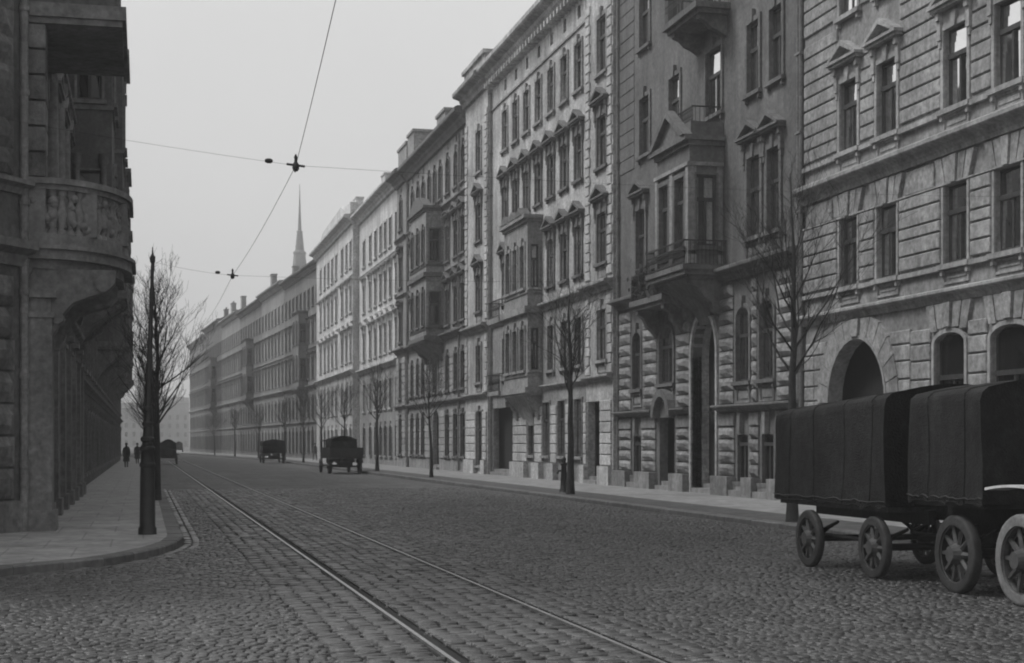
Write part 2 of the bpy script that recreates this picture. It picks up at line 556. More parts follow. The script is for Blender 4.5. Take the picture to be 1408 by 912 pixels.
class Bld:
    def __init__(s, name, label, side, Y0, Y1, X, mats, rot=0.0, cat='building', group=None):
        """side +1: right row (u grows with Y from Y0), -1: left row (u grows towards the camera from Y1)"""
        s.side, s.Y0, s.Y1, s.W = side, Y0, Y1, Y1 - Y0
        s.m = mats
        s.root = empty(name, (X, Y0 if side > 0 else Y1, 0), (R(90) if side > 0 else R(-90)) + rot)
        tag(s.root, label, cat, group)
        s.patches, s.nb = [], 0
    def U(s, Y):
        return Y - s.Y0 if s.side > 0 else s.Y1 - Y
    def part(s, name, mb, mat, loc=(0, 0, 0), rot=0, parent=None, smooth=False, kind=None):
        o = inst(name, mb.mesh(name, mat, smooth), parent or s.root, loc, rot)
        if kind:
            o['kind'] = kind
        return o
    def patch(s, u0, u1, v0, v1, w=0, mat=None):
        s.patches.append(dict(u=(u0, u1), v=(v0, v1), w=w, mat=mat or s.m['wall'], ops=[]))
    def cut(s, u0, u1, v0, v1, rise=0):
        uc, vc = (u0 + u1) / 2, (v0 + v1) / 2
        best = None
        for p in s.patches:
            if p['u'][0] <= uc <= p['u'][1] and p['v'][0] <= vc <= p['v'][1]:
                best = p
        if best is None:
            return 0
        best['ops'].append((u0, u1, max(v0, best['v'][0]), min(v1, best['v'][1]), rise))
        return best['w']
    def win(s, u, v0, v1, w, head='key', fr=.16, rise=0, lvl=2, curtain=None, tf=.66, mat=None, plane=None, rot=0, loc=None, full=True, ops=None):
        h = v1 - v0
        mat = mat or s.m['trim']
        if loc is None:
            if ops is None:
                pl = s.cut(u - w / 2, u + w / 2, v0, v1, rise)
            else:
                ops.append((u - w / 2, u + w / 2, v0, v1, rise))
                pl = plane or 0
            loc = (u, pl, v0)
        k = (round(w, 2), round(h, 2), head, fr, rise, mat, full)
        o = inst('window', cached(('w',) + k, lambda: surround(w, h, head, fr, rise, mat, full)), s.root, loc, rot)
        kk = (round(w, 2), round(h, 2), tf)
        inst('sash', cached(('s',) + kk, lambda: sash_mesh(w, h, tf)), o)
        g = 'glass' if lvl == 2 else 'glassdark'
        tz = h * tf
        a = w / 2
        if lvl == 0:
            inst('pane', cached(('p0',) + kk, lambda: pane_mesh(-a, a, 0, h, g)), o)
            return o
        v = rnd.randint(0, 4)
        tl = (-.035, -.012, .004, .016, .04)[v]
        inst('pane', cached(('pu', v, g) + kk, lambda: pane_mesh(-a, a, tz, h, g, tl)), o)
        inst('pane', cached(('pl', v, g) + kk, lambda: pane_mesh(-a, 0, .05, tz, g, -tl)), o)
        v2 = rnd.randint(0, 4)
        t2 = (-.035, -.012, .004, .016, .04)[v2]
        inst('pane', cached(('pr', v2, g) + kk, lambda: pane_mesh(0, a, .05, tz, g, t2)), o)
        if lvl == 2 and (rnd.random() < .8 if curtain is None else curtain):
            cv = rnd.randint(0, 5)
            inst('curtain', cached(('c', cv) + kk, lambda: curtain_mesh(w, h, cv)), o)
        return o
    def block(s, u0, u1, v0, v1, w=0, d=.08, kind=0, mat=None, gap=.042, name='stone_block'):
        du, dv = u1 - u0 - gap, v1 - v0 - gap
        if du < .05 or dv < .05:
            return
        mat = mat or s.m['block']
        var = rnd.randint(0, BLOCKV - 1) if kind else 0
        key = ('b', round(du, 2), round(dv, 2), d, kind, var, mat)
        s.nb += 1
        return inst(name, cached(key, lambda: block_mesh(round(du, 2), round(dv, 2), d, kind, var, mat)), s.root, ((u0 + u1) / 2, w, (v0 + v1) / 2))
    def courses(s, u0, u1, vs, **k):
        for a, b in zip(vs[:-1], vs[1:]):
            s.block(u0, u1, a, b, **k)
    def cornice(s, u0, u1, v, hh, pp, w=0, mat=None, name='cornice', e0=1, e1=1):
        """moulded band, bottom at v, growing outwards to its top; mitre-free square ends"""
        prof = [(w - .02, v), (w + pp * .22, v), (w + pp * .30, v + hh * .22), (w + pp * .45, v + hh * .34), (w + pp * .5, v + hh * .5),
                (w + pp * .92, v + hh * .62), (w + pp, v + hh * .7), (w + pp, v + hh * .9), (w + pp * .8, v + hh), (w - .02, v + hh + .02)]
        mb = MB()
        mb.prism(prof, u0, u1, 0)
        return s.part(name, mb, mat or s.m['trim'])
    def band(s, u0, u1, v0, v1, p, w=0, mat=None, name='string_course'):
        mb = MB()
        mb.box(u0, u1, w - .02, w + p, v0, v1)
        return s.part(name, mb, mat or s.m['trim'])
    def panel(s, u0, u1, v0, v1, w=0, mat=None):
        mb = MB()
        t = .06
        mb.box(u0, u1, w - .02, w + .04, v0, v0 + t)
        mb.box(u0, u1, w - .02, w + .04, v1 - t, v1)
        mb.box(u0, u0 + t, w - .02, w + .042, v0 + t, v1 - t)
        mb.box(u1 - t, u1, w - .02, w + .042, v0 + t, v1 - t)
        mb.box(u0 + t + .1, u1 - t - .1, w - .02, w + .02, v0 + t + .08, v1 - t - .08)
        return s.part('panel', mb, mat or s.m['trim'])
    def door(s, u, v0, v1, w, rise=0, depth=.45, leaf='wood', steps=2, plane=None):
        pl = s.cut(u - w / 2, u + w / 2, v0, v1, rise)
        mb = MB()
        y = pl - depth
        mb.box(u - w / 2 - .02, u + w / 2 + .02, y - .06, y, v0, v1 + .02)
        d = s.part('door', mb, leaf)
        k = 2 if w > 1.0 else 1
        hgt = min(v1 - v0, 2.9)
        for i in range(k):
            for (za, zb) in ((.12, .38), (.42, .68), (.72, .95)):
                pw = w / k
                q = MB()
                x0 = u - w / 2 + i * pw + .1
                q.box(x0, x0 + pw - .2, y - .02, y + .035, v0 + hgt * za, v0 + hgt * zb)
                inst('door_panel', q.mesh('door_panel', leaf), d)
        q = MB()
        q.box(u - w / 2, u + w / 2, y - .02, y + .09, v0 + hgt - .06, v0 + hgt + .08)
        inst('transom', q.mesh('transom', leaf), d)
        for i in range(steps):
            q = MB()
            z0 = .1
            z1 = .13 + .16 * (steps - i)
            q.box(u - w / 2 + .012 + .01 * i, u + w / 2 - .012 - .01 * i, y + .02 + .01 * i, pl - .06 + .27 * i, z0 - .01 * i, z1)
            s.part('step', q, 'pave')
        return d
    def shell(s, topv, depth=11, roofh=2.2, interior=True, roofmat='roof', chim=0, seed=1):
        mb = MB()
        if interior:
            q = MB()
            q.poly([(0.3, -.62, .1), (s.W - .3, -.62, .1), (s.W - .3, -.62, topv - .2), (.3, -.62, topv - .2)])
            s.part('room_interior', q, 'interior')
        mb.box(.02, .3, -depth, -.01, .05, topv)
        mb.box(s.W - .3, s.W - .02, -depth, -.01, .05, topv)
        mb.box(.02, s.W - .02, -depth - .3, -depth, .05, topv)
        s.part('side_wall', mb, s.m['wall'])
        r = MB()
        r.prism([(.25, topv - .05), (.12, topv + .06), (-depth * .42, topv + roofh), (-depth, topv + .05), (-depth, topv - .05)], .05, s.W - .05, 0)
        rf = s.part('roof', r, roofmat)
        g = random.Random(seed)
        for i in range(chim):
            c = MB()
            u = s.W * (i + .5) / chim + g.uniform(-1.5, 1.5)
            wd = g.uniform(.5, 1.1)
            zt = topv + roofh * g.uniform(.5, 1.0) + .5
            y = -g.uniform(.9, 2.6)
            c.box(u - wd, u + wd, y - .35, y + .35, topv - .1, zt)
            c.box(u - wd - .08, u + wd + .08, y - .43, y + .43, zt, zt + .14)
            for q in range(g.choice((0, 0, 1, 2))):
                c.lathe([(.13, zt + .14), (.11, zt + .5)], 7, u - wd * .5 + q * wd, y)
            inst('chimney', c.mesh('chimney', s.m['wall']), rf)
    def bay(s, u0, u1, v0, v1, p, rows, fw=(), cw=.75, head='key', lvl=2, corbel=True, roofped=False, rail=False):
        """box oriel with windows in front and in both cheeks"""
        front, near, far = [], [], []
        for (a, b) in rows:
            for (u, w) in fw:
                s.win(u, a, b, w, head=head, lvl=lvl, plane=p, ops=front, full=False, curtain=True if lvl == 2 else None)
            for lst, uu, rt in ((near, u0 if s.side > 0 else u0, R(90)), (far, u1, R(-90))):
                lst.append((p / 2 + .02 - cw / 2, p / 2 + .02 + cw / 2, a, b, 0))
                s.win(0, a, b, cw, head=None, fr=.07, lvl=lvl, loc=(uu, p / 2 + .02, a), rot=rt, full=False, curtain=True if lvl == 2 else None)
        mb = MB()
        tile(mb, u0, u1, v0, v1, front, .3, lambda a, b, n: (a, p + n, b))
        tile(mb, 0, p, v0, v1, near, .3, lambda a, b, n: (u0 - n, a, b))
        tile(mb, 0, p, v0, v1, far, .3, lambda a, b, n: (u1 + n, a, b))
        mb.box(u0 + .001, u1 - .001, 0, p - .001, v1 - .1, v1 - .002)
        mb.box(u0 + .001, u1 - .001, 0, p - .001, v0 + .002, v0 + .1)
        mb.box(u0 + .35, u1 - .35, .02, max(.1, p - .4), v0 + .1, v1 - .1)
        by = s.part('bay', mb, s.m['bay'] if 'bay' in s.m else s.m['wall'])
        def ring(z0, z1, e, name, nm):
            q = MB()
            q.box(u0 - e, u1 + e, -.02, p + e, z0, z1)
            inst(name, q.mesh(name, s.m['trim']), by)
        ring(v0 - .30, v0 - .02, .16, 'slab', 0)
        ring(v0 - .42, v0 - .30, .08, 'slab_moulding', 0)
        ring(v1, v1 + .16, .10, 'bay_cornice', 0)
        ring(v1 + .16, v1 + .34, .24, 'bay_cornice', 0)
        for (a, b) in rows:
            ring(a - .30, a - .16, .06, 'bay_band', 0)
        if corbel:
            q = MB()
            n = 8
            prev = None
            for k in range(n + 1):
                t = k / n
                z = v0 - .42 - 1.5 * t
                e = (1 - t) ** 1.6
                cu, hw = (u0 + u1) / 2, (u1 - u0) / 2
                ringp = [(cu - hw * (.35 + .65 * e), -.02, z), (cu - hw * (.35 + .65 * e), p * e + .02, z), (cu + hw * (.35 + .65 * e), p * e + .02, z), (cu + hw * (.35 + .65 * e), -.02, z)]
                if prev:
                    for i in range(4):
                        j = (i + 1) % 4
                        q.poly([prev[i], prev[j], ringp[j], ringp[i]])
                prev = ringp
            inst('corbel', q.mesh('corbel', s.m['trim']), by)
            for cu in (u0 + .3, u1 - .3):
                b = MB()
                P = [(-.02, v0 - .42), (p * .95, v0 - .42), (p * .95, v0 - .62), (p * .7, v0 - .75), (p * .55, v0 - 1.05), (p * .3, v0 - 1.25), (p * .25, v0 - 1.55), (-.02, v0 - 1.75)]
                b.prism(P, cu - .17, cu + .17, 0)
                inst('bracket', b.mesh('bracket', s.m['trim']), by)
        return by
    def finish(s):
        for p in s.patches:
            mb = MB()
            w = p['w']
            tile(mb, p['u'][0], p['u'][1], p['v'][0], p['v'][1], p['ops'], .34, lambda a, b, n: (a, w + n, b))
            if w > 0.05:
                for uu in p['u']:
                    mb.poly([(uu, 0, p['v'][0]), (uu, w, p['v'][0]), (uu, w, p['v'][1]), (uu, 0, p['v'][1])])
                mb.poly([(p['u'][0], 0, p['v'][1]), (p['u'][0], w, p['v'][1]), (p['u'][1], w, p['v'][1]), (p['u'][1], 0, p['v'][1])])
            s.part('wall', mb, p['mat'])

def railing(B, u0, u1, v, w, h=.95, nm='railing', ret=True):
    """wrought iron balcony railing with scrolls"""
    mb = MB()
    mb.box(u0, u1, w - .025, w + .025, v + h - .05, v + h)
    mb.box(u0, u1, w - .02, w + .02, v + .06, v + .1)
    n = int((u1 - u0) / .14)
    for k in range(n + 1):
        u = u0 + (u1 - u0) * k / n
        mb.tube([(u, w, v), (u, w, v + h)], .012, 4)
        if k < n:
            c = u + (u1 - u0) / n / 2
            mb.tube([(c + .05 * math.cos(t * .8), w, v + h * .55 + .13 * math.sin(t * .8)) for t in range(9)], .01, 3)
    if ret:
        for u in (u0, u1):
            m = max(2, int(w / .14))
            mb.box(u - .025, u + .025, 0.02, w, v + h - .05, v + h - .002)
            for k in range(m):
                mb.tube([(u, .05 + w * k / m, v), (u, .05 + w * k / m, v + h)], .012, 4)
    return B.part(nm, mb, 'iron')

def downpipe(B, u, w, v0, v1, parent=None):
    mb = MB()
    mb.tube([(u, w, v0), (u, w, v1)], .07, 8)
    z = v0 + 1.5
    while z < v1:
        mb.box(u - .1, u + .1, w - .14, w + .09, z, z + .07)
        z += 2.4
    return B.part('downpipe', mb, 'pipe', smooth=False)

# ------------------------------------------------------------------ the ground
BEND_Y, BEND = 172.0, -.056
def bx(X, Y):
    """the street turns slightly to the left past BEND_Y"""
    return X + (BEND * (Y - BEND_Y) if Y > BEND_Y else 0)

mb = MB()
mb.poly([(-108, -11, -.08), (138, -11, -.08), (138, 898, -.08), (-108, 898, -.08)])
tag(inst('ground', mb.mesh('ground', 'earth')), kind='structure')

KERB_L = [(-14, 11.2), (-6.2, 18.9), (-1.99, 23.4), (-1.1, 24.35), (-.52, 25.1), (-.05, 26.2), (.28, 27.4), (.55, 28.6), (.72, 29.9), (.76, 31.5), (.76, 34)]
KERB_L += [(bx(.76, y), y) for y in (60, 100, 140, 172, 230, 300, 380, 470)]
XK = 13.75
YR = [2, 20, 60, 120, 172, 230, 300, 380, 470]

mb = MB()
mb.poly([(-40, -10, -.022), (40, -10, -.022), (40, 172, -.022), (-40, 172, -.022)])
mb.poly([(-40, 172, -.022), (40, 172, -.022), (60, 860, -.022), (-90, 860, -.022)])
road = tag(inst('road', mb.mesh('road', 'road')), kind='structure')

# pavements
def slab(name, left, right, mat, z0=-.05, z1=.13):
    mb = MB()
    for k in range(len(left) - 1):
        a, b, c, d = left[k], left[k + 1], right[k + 1], right[k]
        mb.poly([(a[0], a[1], z1), (b[0], b[1], z1), (c[0], c[1], z1), (d[0], d[1], z1)])
        for p, q in ((a, b), (d, c)):
            mb.poly([(p[0], p[1], z0), (q[0], q[1], z0), (q[0], q[1], z1), (p[0], p[1], z1)])
    return inst(name, mb.mesh(name, mat))

pavR = tag(slab('pavement', [(bx(XK + .3, y), y) for y in YR], [(bx(21, y), y) for y in YR], 'pave'), kind='structure')
innerL = [(-30, 30)] * 3 + [(-14, 34)] * 2 + [(-8, 36)] * 3 + [(-5, 40)] * 2 + [(-5, 40)] + [(bx(-6, y), y) for y in (60, 100, 140, 172, 230, 300, 380, 470)]
def offset(pl, d):
    out = []
    for i, p in enumerate(pl):
        a, b = Vector(pl[max(i - 1, 0)]), Vector(pl[min(i + 1, len(pl) - 1)])
        t = (b - a).normalized()
        out.append((p[0] - t.y * d, p[1] + t.x * d))
    return out
KL_in = offset(KERB_L, .30)
pavL = tag(slab('pavement', KL_in, innerL, 'pave_dark'), kind='structure')

strip = MB()
ys = [14, 40, 80, 120, 172, 230, 300]
for a, b in zip(ys[:-1], ys[1:]):
    strip.poly([(bx(XK + .34, a), a, .135), (bx(XK + 1.9, a), a, .135), (bx(XK + 1.9, b), b, .135), (bx(XK + .34, b), b, .135)])
tag(inst('tree_strip', strip.mesh('tree_strip', 'strip')), kind='structure')

# kerb stones, one by one
def kerbs(path, width, length, parent, maxlen):
    pts = [Vector(p) for p in path]
    acc, seg = 0.0, 0
    cum = [0]
    for a, b in zip(pts[:-1], pts[1:]):
        cum.append(cum[-1] + (b - a).length)
    def at(s_):
        s_ = min(max(s_, 0), cum[-1] - 1e-4)
        k = max(i for i in range(len(cum) - 1) if cum[i] <= s_)
        t = (s_ - cum[k]) / max(cum[k + 1] - cum[k], 1e-6)
        return pts[k].lerp(pts[k + 1], t)
    s_, n = 0.0, 0
    r = random.Random(5)
    while s_ < min(maxlen, cum[-1]) - .1:
        L = length * r.uniform(.85, 1.2)
        if n > 110:
            L = 12
        a, b = at(s_ + .008), at(s_ + L - .008)
        t = (b - a).normalized()
        nrm = Vector((-t.y, t.x)) * width
        j = r.uniform(-.006, .006)
        z = .138 + r.uniform(-.006, .006)
        mb = MB()
        c = (a + b) / 2
        def P(p, zz):
            return (p.x - c.x, p.y - c.y, zz)
        jn = nrm.normalized() * j
        lo = [a + jn, b + jn, b + nrm, a + nrm]
        ch = nrm.normalized() * .025
        up = [a + jn + ch, b + jn + ch, b + nrm, a + nrm]
        mb.v += [P(p, -.06) for p in lo] + [P(p, z - .025) for p in lo] + [P(p, z) for p in up]
        for q in range(2):
            for k in range(4):
                mb.f.append((q * 4 + k, q * 4 + (k + 1) % 4, q * 4 + 4 + (k + 1) % 4, q * 4 + 4 + k))
        mb.f.append((8, 9, 10, 11))
        inst('kerb_stone', mb.mesh('kerb_stone', 'kerb'), parent, (c.x, c.y, 0))
        s_ += L
        n += 1
kerbs(KERB_L, .30, 1.1, pavL, 460)
kerbs([(bx(XK, y), y) for y in YR], -.30, 1.5, pavR, 460)

# tram rails
RX = (2.63, 4.36)
def rail(x, label, wide):
    yy = [3, 20, 40, 80, 120, 172, 230, 300, 400]
    root = empty('tram_rail', (x, 3, 0))
    def sweep(x0, x1, z, zb, nm, mat):
        mb = MB()
        for a, b in zip(yy[:-1], yy[1:]):
            A0, A1, B0, B1 = bx(x0, a), bx(x1, a), bx(x0, b), bx(x1, b)
            mb.poly([(A0, a - 3, z), (A1, a - 3, z), (B1, b - 3, z), (B0, b - 3, z)])
            for p, q in ((A0, B0), (A1, B1)):
                mb.poly([(p, a - 3, zb), (q, b - 3, zb), (q, b - 3, z), (p, a - 3, z)])
        return inst(nm, mb.mesh(nm, mat), root)
    g = .15 if wide else .085
    sweep(-.021, .021, .016, -.05, 'rail_head', 'railsteel')
    sweep(.021, g, -.018, -.05, 'flange_groove', 'groove')
    sweep(g, g + .012, .004, -.05, 'guard_lip', 'chassis')
    sweep(-.055, -.021, -.012, -.05, 'rail_edge', 'groove')
    tag(root, label, 'tram rail', 'rails of the tram track')
rail(RX[0], 'polished steel tram rail closer to the dark corner building', True)
rail(RX[1], 'polished steel tram rail on the side towards the covered trucks', False)

# setts: real stones over the part of the roadway where they can be told apart
def kerb_x(y):
    pts = KERB_L
    if y < 18.9:
        return -9.0
    for a, b in zip(pts[:-1], pts[1:]):
        if a[1] <= y <= b[1]:
            return a[0] + (b[0] - a[0]) * (y - a[1]) / (b[1] - a[1])
    return .76
rs = np.random.RandomState(3)
st = []     # cx, cy, length along x, length along y, rotation, tone
def arc(x, y):
    if x > 4.9:
        return .16 * math.sin((x - 4.9) * 1.05 + .2 * math.sin(y * .35)) + .04 * math.sin(x * 3 + y)
    return .05 * math.sin(x * 1.3 + y * .12)
YS = 66
T0, T1 = RX[0] - .98, RX[1] + .72      # the track zone: stones laid in straight files along the rails
y = 11.6
while y < YS:
    rowh = .102 + rs.uniform(-.01, .01)
    d = y * .973
    x0 = max(-.125 * d - .6, kerb_x(y) + .36)
    x1 = min(XK - .02, .62 * d + 1)
    x = x0 + rs.uniform(-.1, 0)
    while x < x1:
        w = rs.uniform(.085, .145)
        if x < T1 and x + w > T0:
            if x < T0 - .06:
                w = T0 - x
            else:
                x = T1
                continue
        cx = x + w / 2
        dy = arc(cx, y)
        sl = (arc(cx + .1, y) - arc(cx - .1, y)) / .2
        st.append((cx, y + dy, w, rowh, sl, rs.normal(1, .38)))
        x += w
    y += rowh
G0, G1 = RX[0] + .165, RX[1] - .058
files = []
for (xa, xb) in ((T0, RX[0] - .058), (G0, G1), (RX[1] + .10, T1)):
    m = max(1, round((xb - xa) / .215))
    files += [(xa + (xb - xa) * k / m, xa + (xb - xa) * (k + 1) / m) for k in range(m)]
for k, (xa, xb) in enumerate(files):
    y = 11.5 + .03 * k
    bright = 1.05 + .08 * math.sin(k * 1.9)
    while y < YS:
        L = rs.uniform(.085, .135)
        e = rs.normal(0, .022)
        st.append(((xa + xb) / 2 + e, y + L / 2, xb - xa - .004 + rs.normal(0, .012), L, rs.normal(0, .05), rs.normal(bright, .32) * (1.35 if rs.rand() < .10 else 1)))
        y += L
for k in range(2):  # gutter along the left kerb
    s_ = 0
    path = [Vector(p) for p in offset(KERB_L, -.09 - .16 * k)]
    for a, b in zip(path[1:-1], path[2:]):
        L = (b - a).length
        if a.y > YS:
            break
        n = max(1, int(L / .27))
        for i in range(n):
            c = a.lerp(b, (i + .5) / n)
            if c.y < YS:
                st.append((c.x, c.y, L / n, .155, math.atan2(b.y - a.y, b.x - a.x) * 10, rs.normal(1.25, .3)))
st = np.array(st)
def stone_arrays(A):
    n = len(A)
    cx, cy, w, h, sl, tone = A.T
    ang = np.where(np.abs(sl) > 3, sl / 10, np.arctan(sl))
    ang = ang + rs.normal(0, .02, n)
    g = .013
    hw, hh = w / 2 - g * .4, h / 2 - g * .75
    V = np.zeros((n, 12, 3))
    base = rs.normal(0, .0045, n)
    tx, ty = rs.normal(0, .04, n), rs.normal(0, .04, n)
    for r_, (ins, z) in enumerate(((0, -.03), (.002, .001), (.013, .008))):
        for k, (sx, sy) in enumerate(((-1, -1), (1, -1), (1, 1), (-1, 1))):
            jx = rs.normal(0, .0032, n) if r_ else 0
            jy = rs.normal(0, .0032, n) if r_ else 0
            lx, ly = sx * (hw - ins) + jx, sy * (hh - ins) + jy
            V[:, r_ * 4 + k, 0] = cx + lx * np.cos(ang) - ly * np.sin(ang)
            V[:, r_ * 4 + k, 1] = cy + lx * np.sin(ang) + ly * np.cos(ang)
            V[:, r_ * 4 + k, 2] = z + (base + tx * lx + ty * ly if r_ else 0)
    F = []
    for q in range(2):
        for k in range(4):
            F.append((q * 4 + k, q * 4 + (k + 1) % 4, q * 4 + 4 + (k + 1) % 4, q * 4 + 4 + k))
    F.append((8, 9, 10, 11))
    return V, np.array(F), np.clip(tone, .45, 1.9)
# those that show largest: nearest, inside the view
dep = st[:, 1] * .9733 + st[:, 0] * .2295
px = (st[:, 0] * .9733 - st[:, 1] * .2295) / dep
inview = (np.abs(px) < .322) & (dep > 13.75)
order = np.argsort(np.where(inview, dep, 1e6))
single = set(order[:300].tolist())
rest = np.array([i for i in range(len(st)) if i not in single])
V, F, T = stone_arrays(st)
def add_tone(me, t):
    at_ = me.attributes.new('tone', 'FLOAT', 'POINT')
    at_.data.foreach_set('value', np.asarray(t, dtype=np.float32))
def np_mesh(name, V, F, T, mat):
    n = len(V)
    verts = V.reshape(-1, 3)
    faces = (F[None] + (np.arange(n) * 12)[:, None, None]).reshape(-1, 4)
    me = bpy.data.meshes.new(name)
    me.vertices.add(len(verts))
    me.vertices.foreach_set('co', verts.ravel())
    me.loops.add(faces.size)
    me.loops.foreach_set('vertex_index', faces.ravel().astype(np.int32))
    me.polygons.add(len(faces))
    me.polygons.foreach_set('loop_start', np.arange(0, faces.size, 4, dtype=np.int32))
    me.polygons.foreach_set('loop_total', np.full(len(faces), 4, dtype=np.int32))
    me.update()
    me.materials.append(MAT[mat])
    add_tone(me, np.repeat(T, 12))
    return me
o = inst('cobblestones', np_mesh('cobblestones', V[rest], F, T[rest], 'cobble'), road)
tag(o, kind='stuff')
for i in sorted(single):
    c = st[i, :2]
    v = V[i:i + 1].copy()
    v[:, :, 0] -= c[0]
    v[:, :, 1] -= c[1]
    inst('cobblestone', np_mesh('cobblestone', v, F, T[i:i + 1], 'cobble1'), road, (c[0], c[1], 0))

# ------------------------------------------------------------------ right row: pale corner house by the trucks (A)
XF = 19.5
A = Bld('apartment_house', 'pale rusticated house with round-arched gateway behind the covered trucks', 1, 18.0, 44.05, XF, dict(wall='stuccoA', trim='trimA', block='blockA'))
u = A.U
axes = [40.95, 38.6, 34.95, 32.55, 28.9, 26.5, 22.9, 20.5]
A.patch(0, A.W, .1, 5.55)
A.patch(0, A.W, 5.55, 9.3)
A.patch(0, A.W, 9.3, 13.85)
A.patch(0, A.W, 13.85, 21)
for i, a in enumerate(axes):
    A.win(u(a), 6.36, 8.31, 1.15, None, fr=.1)
    A.win(u(a), 10.22, 12.2, 1.15, 'tri', fr=.13)
    A.win(u(a), 14.1, 16.1, 1.15, 'flat', fr=.13)
    A.win(u(a), 17.7, 19.5, 1.15, 'key', fr=.13)
    A.panel(u(a) - .62, u(a) + .62, 5.86, 6.2)
    A.panel(u(a) - .62, u(a) + .62, 9.66, 10.06)
    # flat arch: keystone and two wedge stones each side
    for k in range(-2, 3):
        q = MB()
        x0, x1 = k * .28 - .125, k * .28 + .125
        t0, t1 = k * .4 - .17, k * .4 + .17
        q.prism([(x0, 8.35), (x1, 8.35), (t1, 9.02), (t0, 9.02)], -.02, .145 if k == 0 else .098, 1)
        A.part('voussoir', q, 'blockA', (u(a), 0, 0))
edge = [0.05] + [e for a in sorted(axes) for e in (u(a) - .72, u(a) + .72)] + [A.W - .03]
row1 = [6.40, 6.79, 7.22, 7.52, 7.98, 8.33]
row2 = [10.30 + .395 * k for k in range(10)]
row3 = [14.1 + .395 * k for k in range(9)]
for k in range(0, len(edge), 2):
    if k < 6:
        continue
    a, b = edge[k], edge[k + 1]
    parts = [(a, b)]
    for (p, q) in parts:
        A.courses(p, q, row1, d=.085)
        A.courses(p, q, [v for v in row3 if v < 15.8], d=.06)
        A.courses(p, q, row2[:8] if b - a < 1.6 else row2, d=.06)
    if b - a > 1.0:
        A.block(a - (.0 if k == 0 else -.35), b - .35, 8.36, 9.02, d=.06)
A.cornice(0, A.W, 9.08, .5, .42)
A.cornice(0, A.W, 5.42, .32, .28)
A.band(0, A.W, 6.22, 6.34, .12)
A.band(0, A.W, 10.06, 10.19, .12)
A.band(0, A.W, 8.33, 8.37, .10)
A.cornice(0, A.W, 20.2, .8, .7)
# gateway and ground floor
gy, gr = 40.4, 1.78
A.door(u(gy), .13, 4.83, gr * 2, rise=1.75, depth=.75, steps=0)
for k in range(13):
    t = math.pi * (k + .5) / 13
    d = math.pi / 13 / 2 - .008
    q = MB()
    r0, r1 = gr + .05, (2.55 if k != 6 else 2.65)
    def pt(r, tt):
        x, z = -r * math.cos(tt), 3.08 + r * math.sin(tt)
        return (x, min(z, 5.38))
    q.prism([pt(r0, t - d), pt(r0, t + d), pt(r1, t + d), pt(r1, t - d)], -.02, .17 if k == 6 else .097, 1)
    A.part('voussoir', q, 'blockA', (u(gy), 0, 0))
q = MB()
for k in range(16):
    t0, t1 = math.pi * k / 16, math.pi * (k + 1) / 16
    q.prism([(-gr * math.cos(t0), 3.08 + 1.75 * math.sin(t0)), (-gr * math.cos(t1), 3.08 + 1.75 * math.sin(t1)), (-(gr + .1) * math.cos(t1), 3.08 + 1.85 * math.sin(t1)), (-(gr + .1) * math.cos(t0), 3.08 + 1.85 * math.sin(t0))], -.02, .12, 1)
A.part('arch_moulding', q, 'stuccoA', (u(gy), 0, 0))
gw = [(35.25, 1.5), (32.45, 1.7), (28.9, 1.5), (26.4, 1.5), (22.9, 1.5)]
for (a, w) in gw:
    A.win(u(a), 1.9, 4.66, w, None, fr=.12, rise=.28, lvl=1, tf=.6)
    for k in range(-2, 3):
        q = MB()
        q.prism([(k * .36 - .16, 4.80 - .05 * k * k * .4), (k * .36 + .16, 4.80 - .05 * k * k * .4), (k * .46 + .2, 5.40), (k * .46 - .2, 5.40)], -.02, .155 if k == 0 else .093, 1)
        A.part('voussoir', q, 'blockA', (u(a), 0, 0))
gc = [.9, 1.4, 1.85, 2.3, 2.72, 3.16, 3.59, 4.07, 4.51, 4.9]
for (a, b) in ((43.98, 43.25), (43.25, 42.4)):
    A.courses(u(b), u(a), gc, d=.07)
for (a, b) in ((38.4, 37.25), (37.25, 36.2)):
    A.courses(u(b), u(a), gc if a > 38 else [v - .06 for v in gc], d=.07)
for (a, b) in ((34.35, 33.45), (31.45, 29.8), (28.0, 27.3)):
    A.courses(u(b), u(a), gc, d=.07)
for (a, b) in ((44.0, 42.25), (38.55, 18.1)):
    q = MB()
    q.box(u(b), u(a), -.02, .12, .1, .88)
    A.part('plinth', q, 'blockA')
downpipe(A, A.W + .06, .10, .2, 20)
A.shell(21, roofh=2.4, chim=3)
A.finish()

# ------------------------------------------------------------------ dark house with the oriel (B)
B = Bld('apartment_house', 'dark sooty house with projecting oriel, balcony and tall arched portal', 1, 44.2, 63.05, XF, dict(wall='stuccoB', trim='trimB', block='blockB', bay='stuccoB'))
u = B.U
B.patch(0, B.W, .1, 3.0)
B.patch(0, B.W, 3.0, 7.6)
B.patch(0, B.W, 7.6, 12.9)
B.patch(0, B.W, 12.9, 23.5)
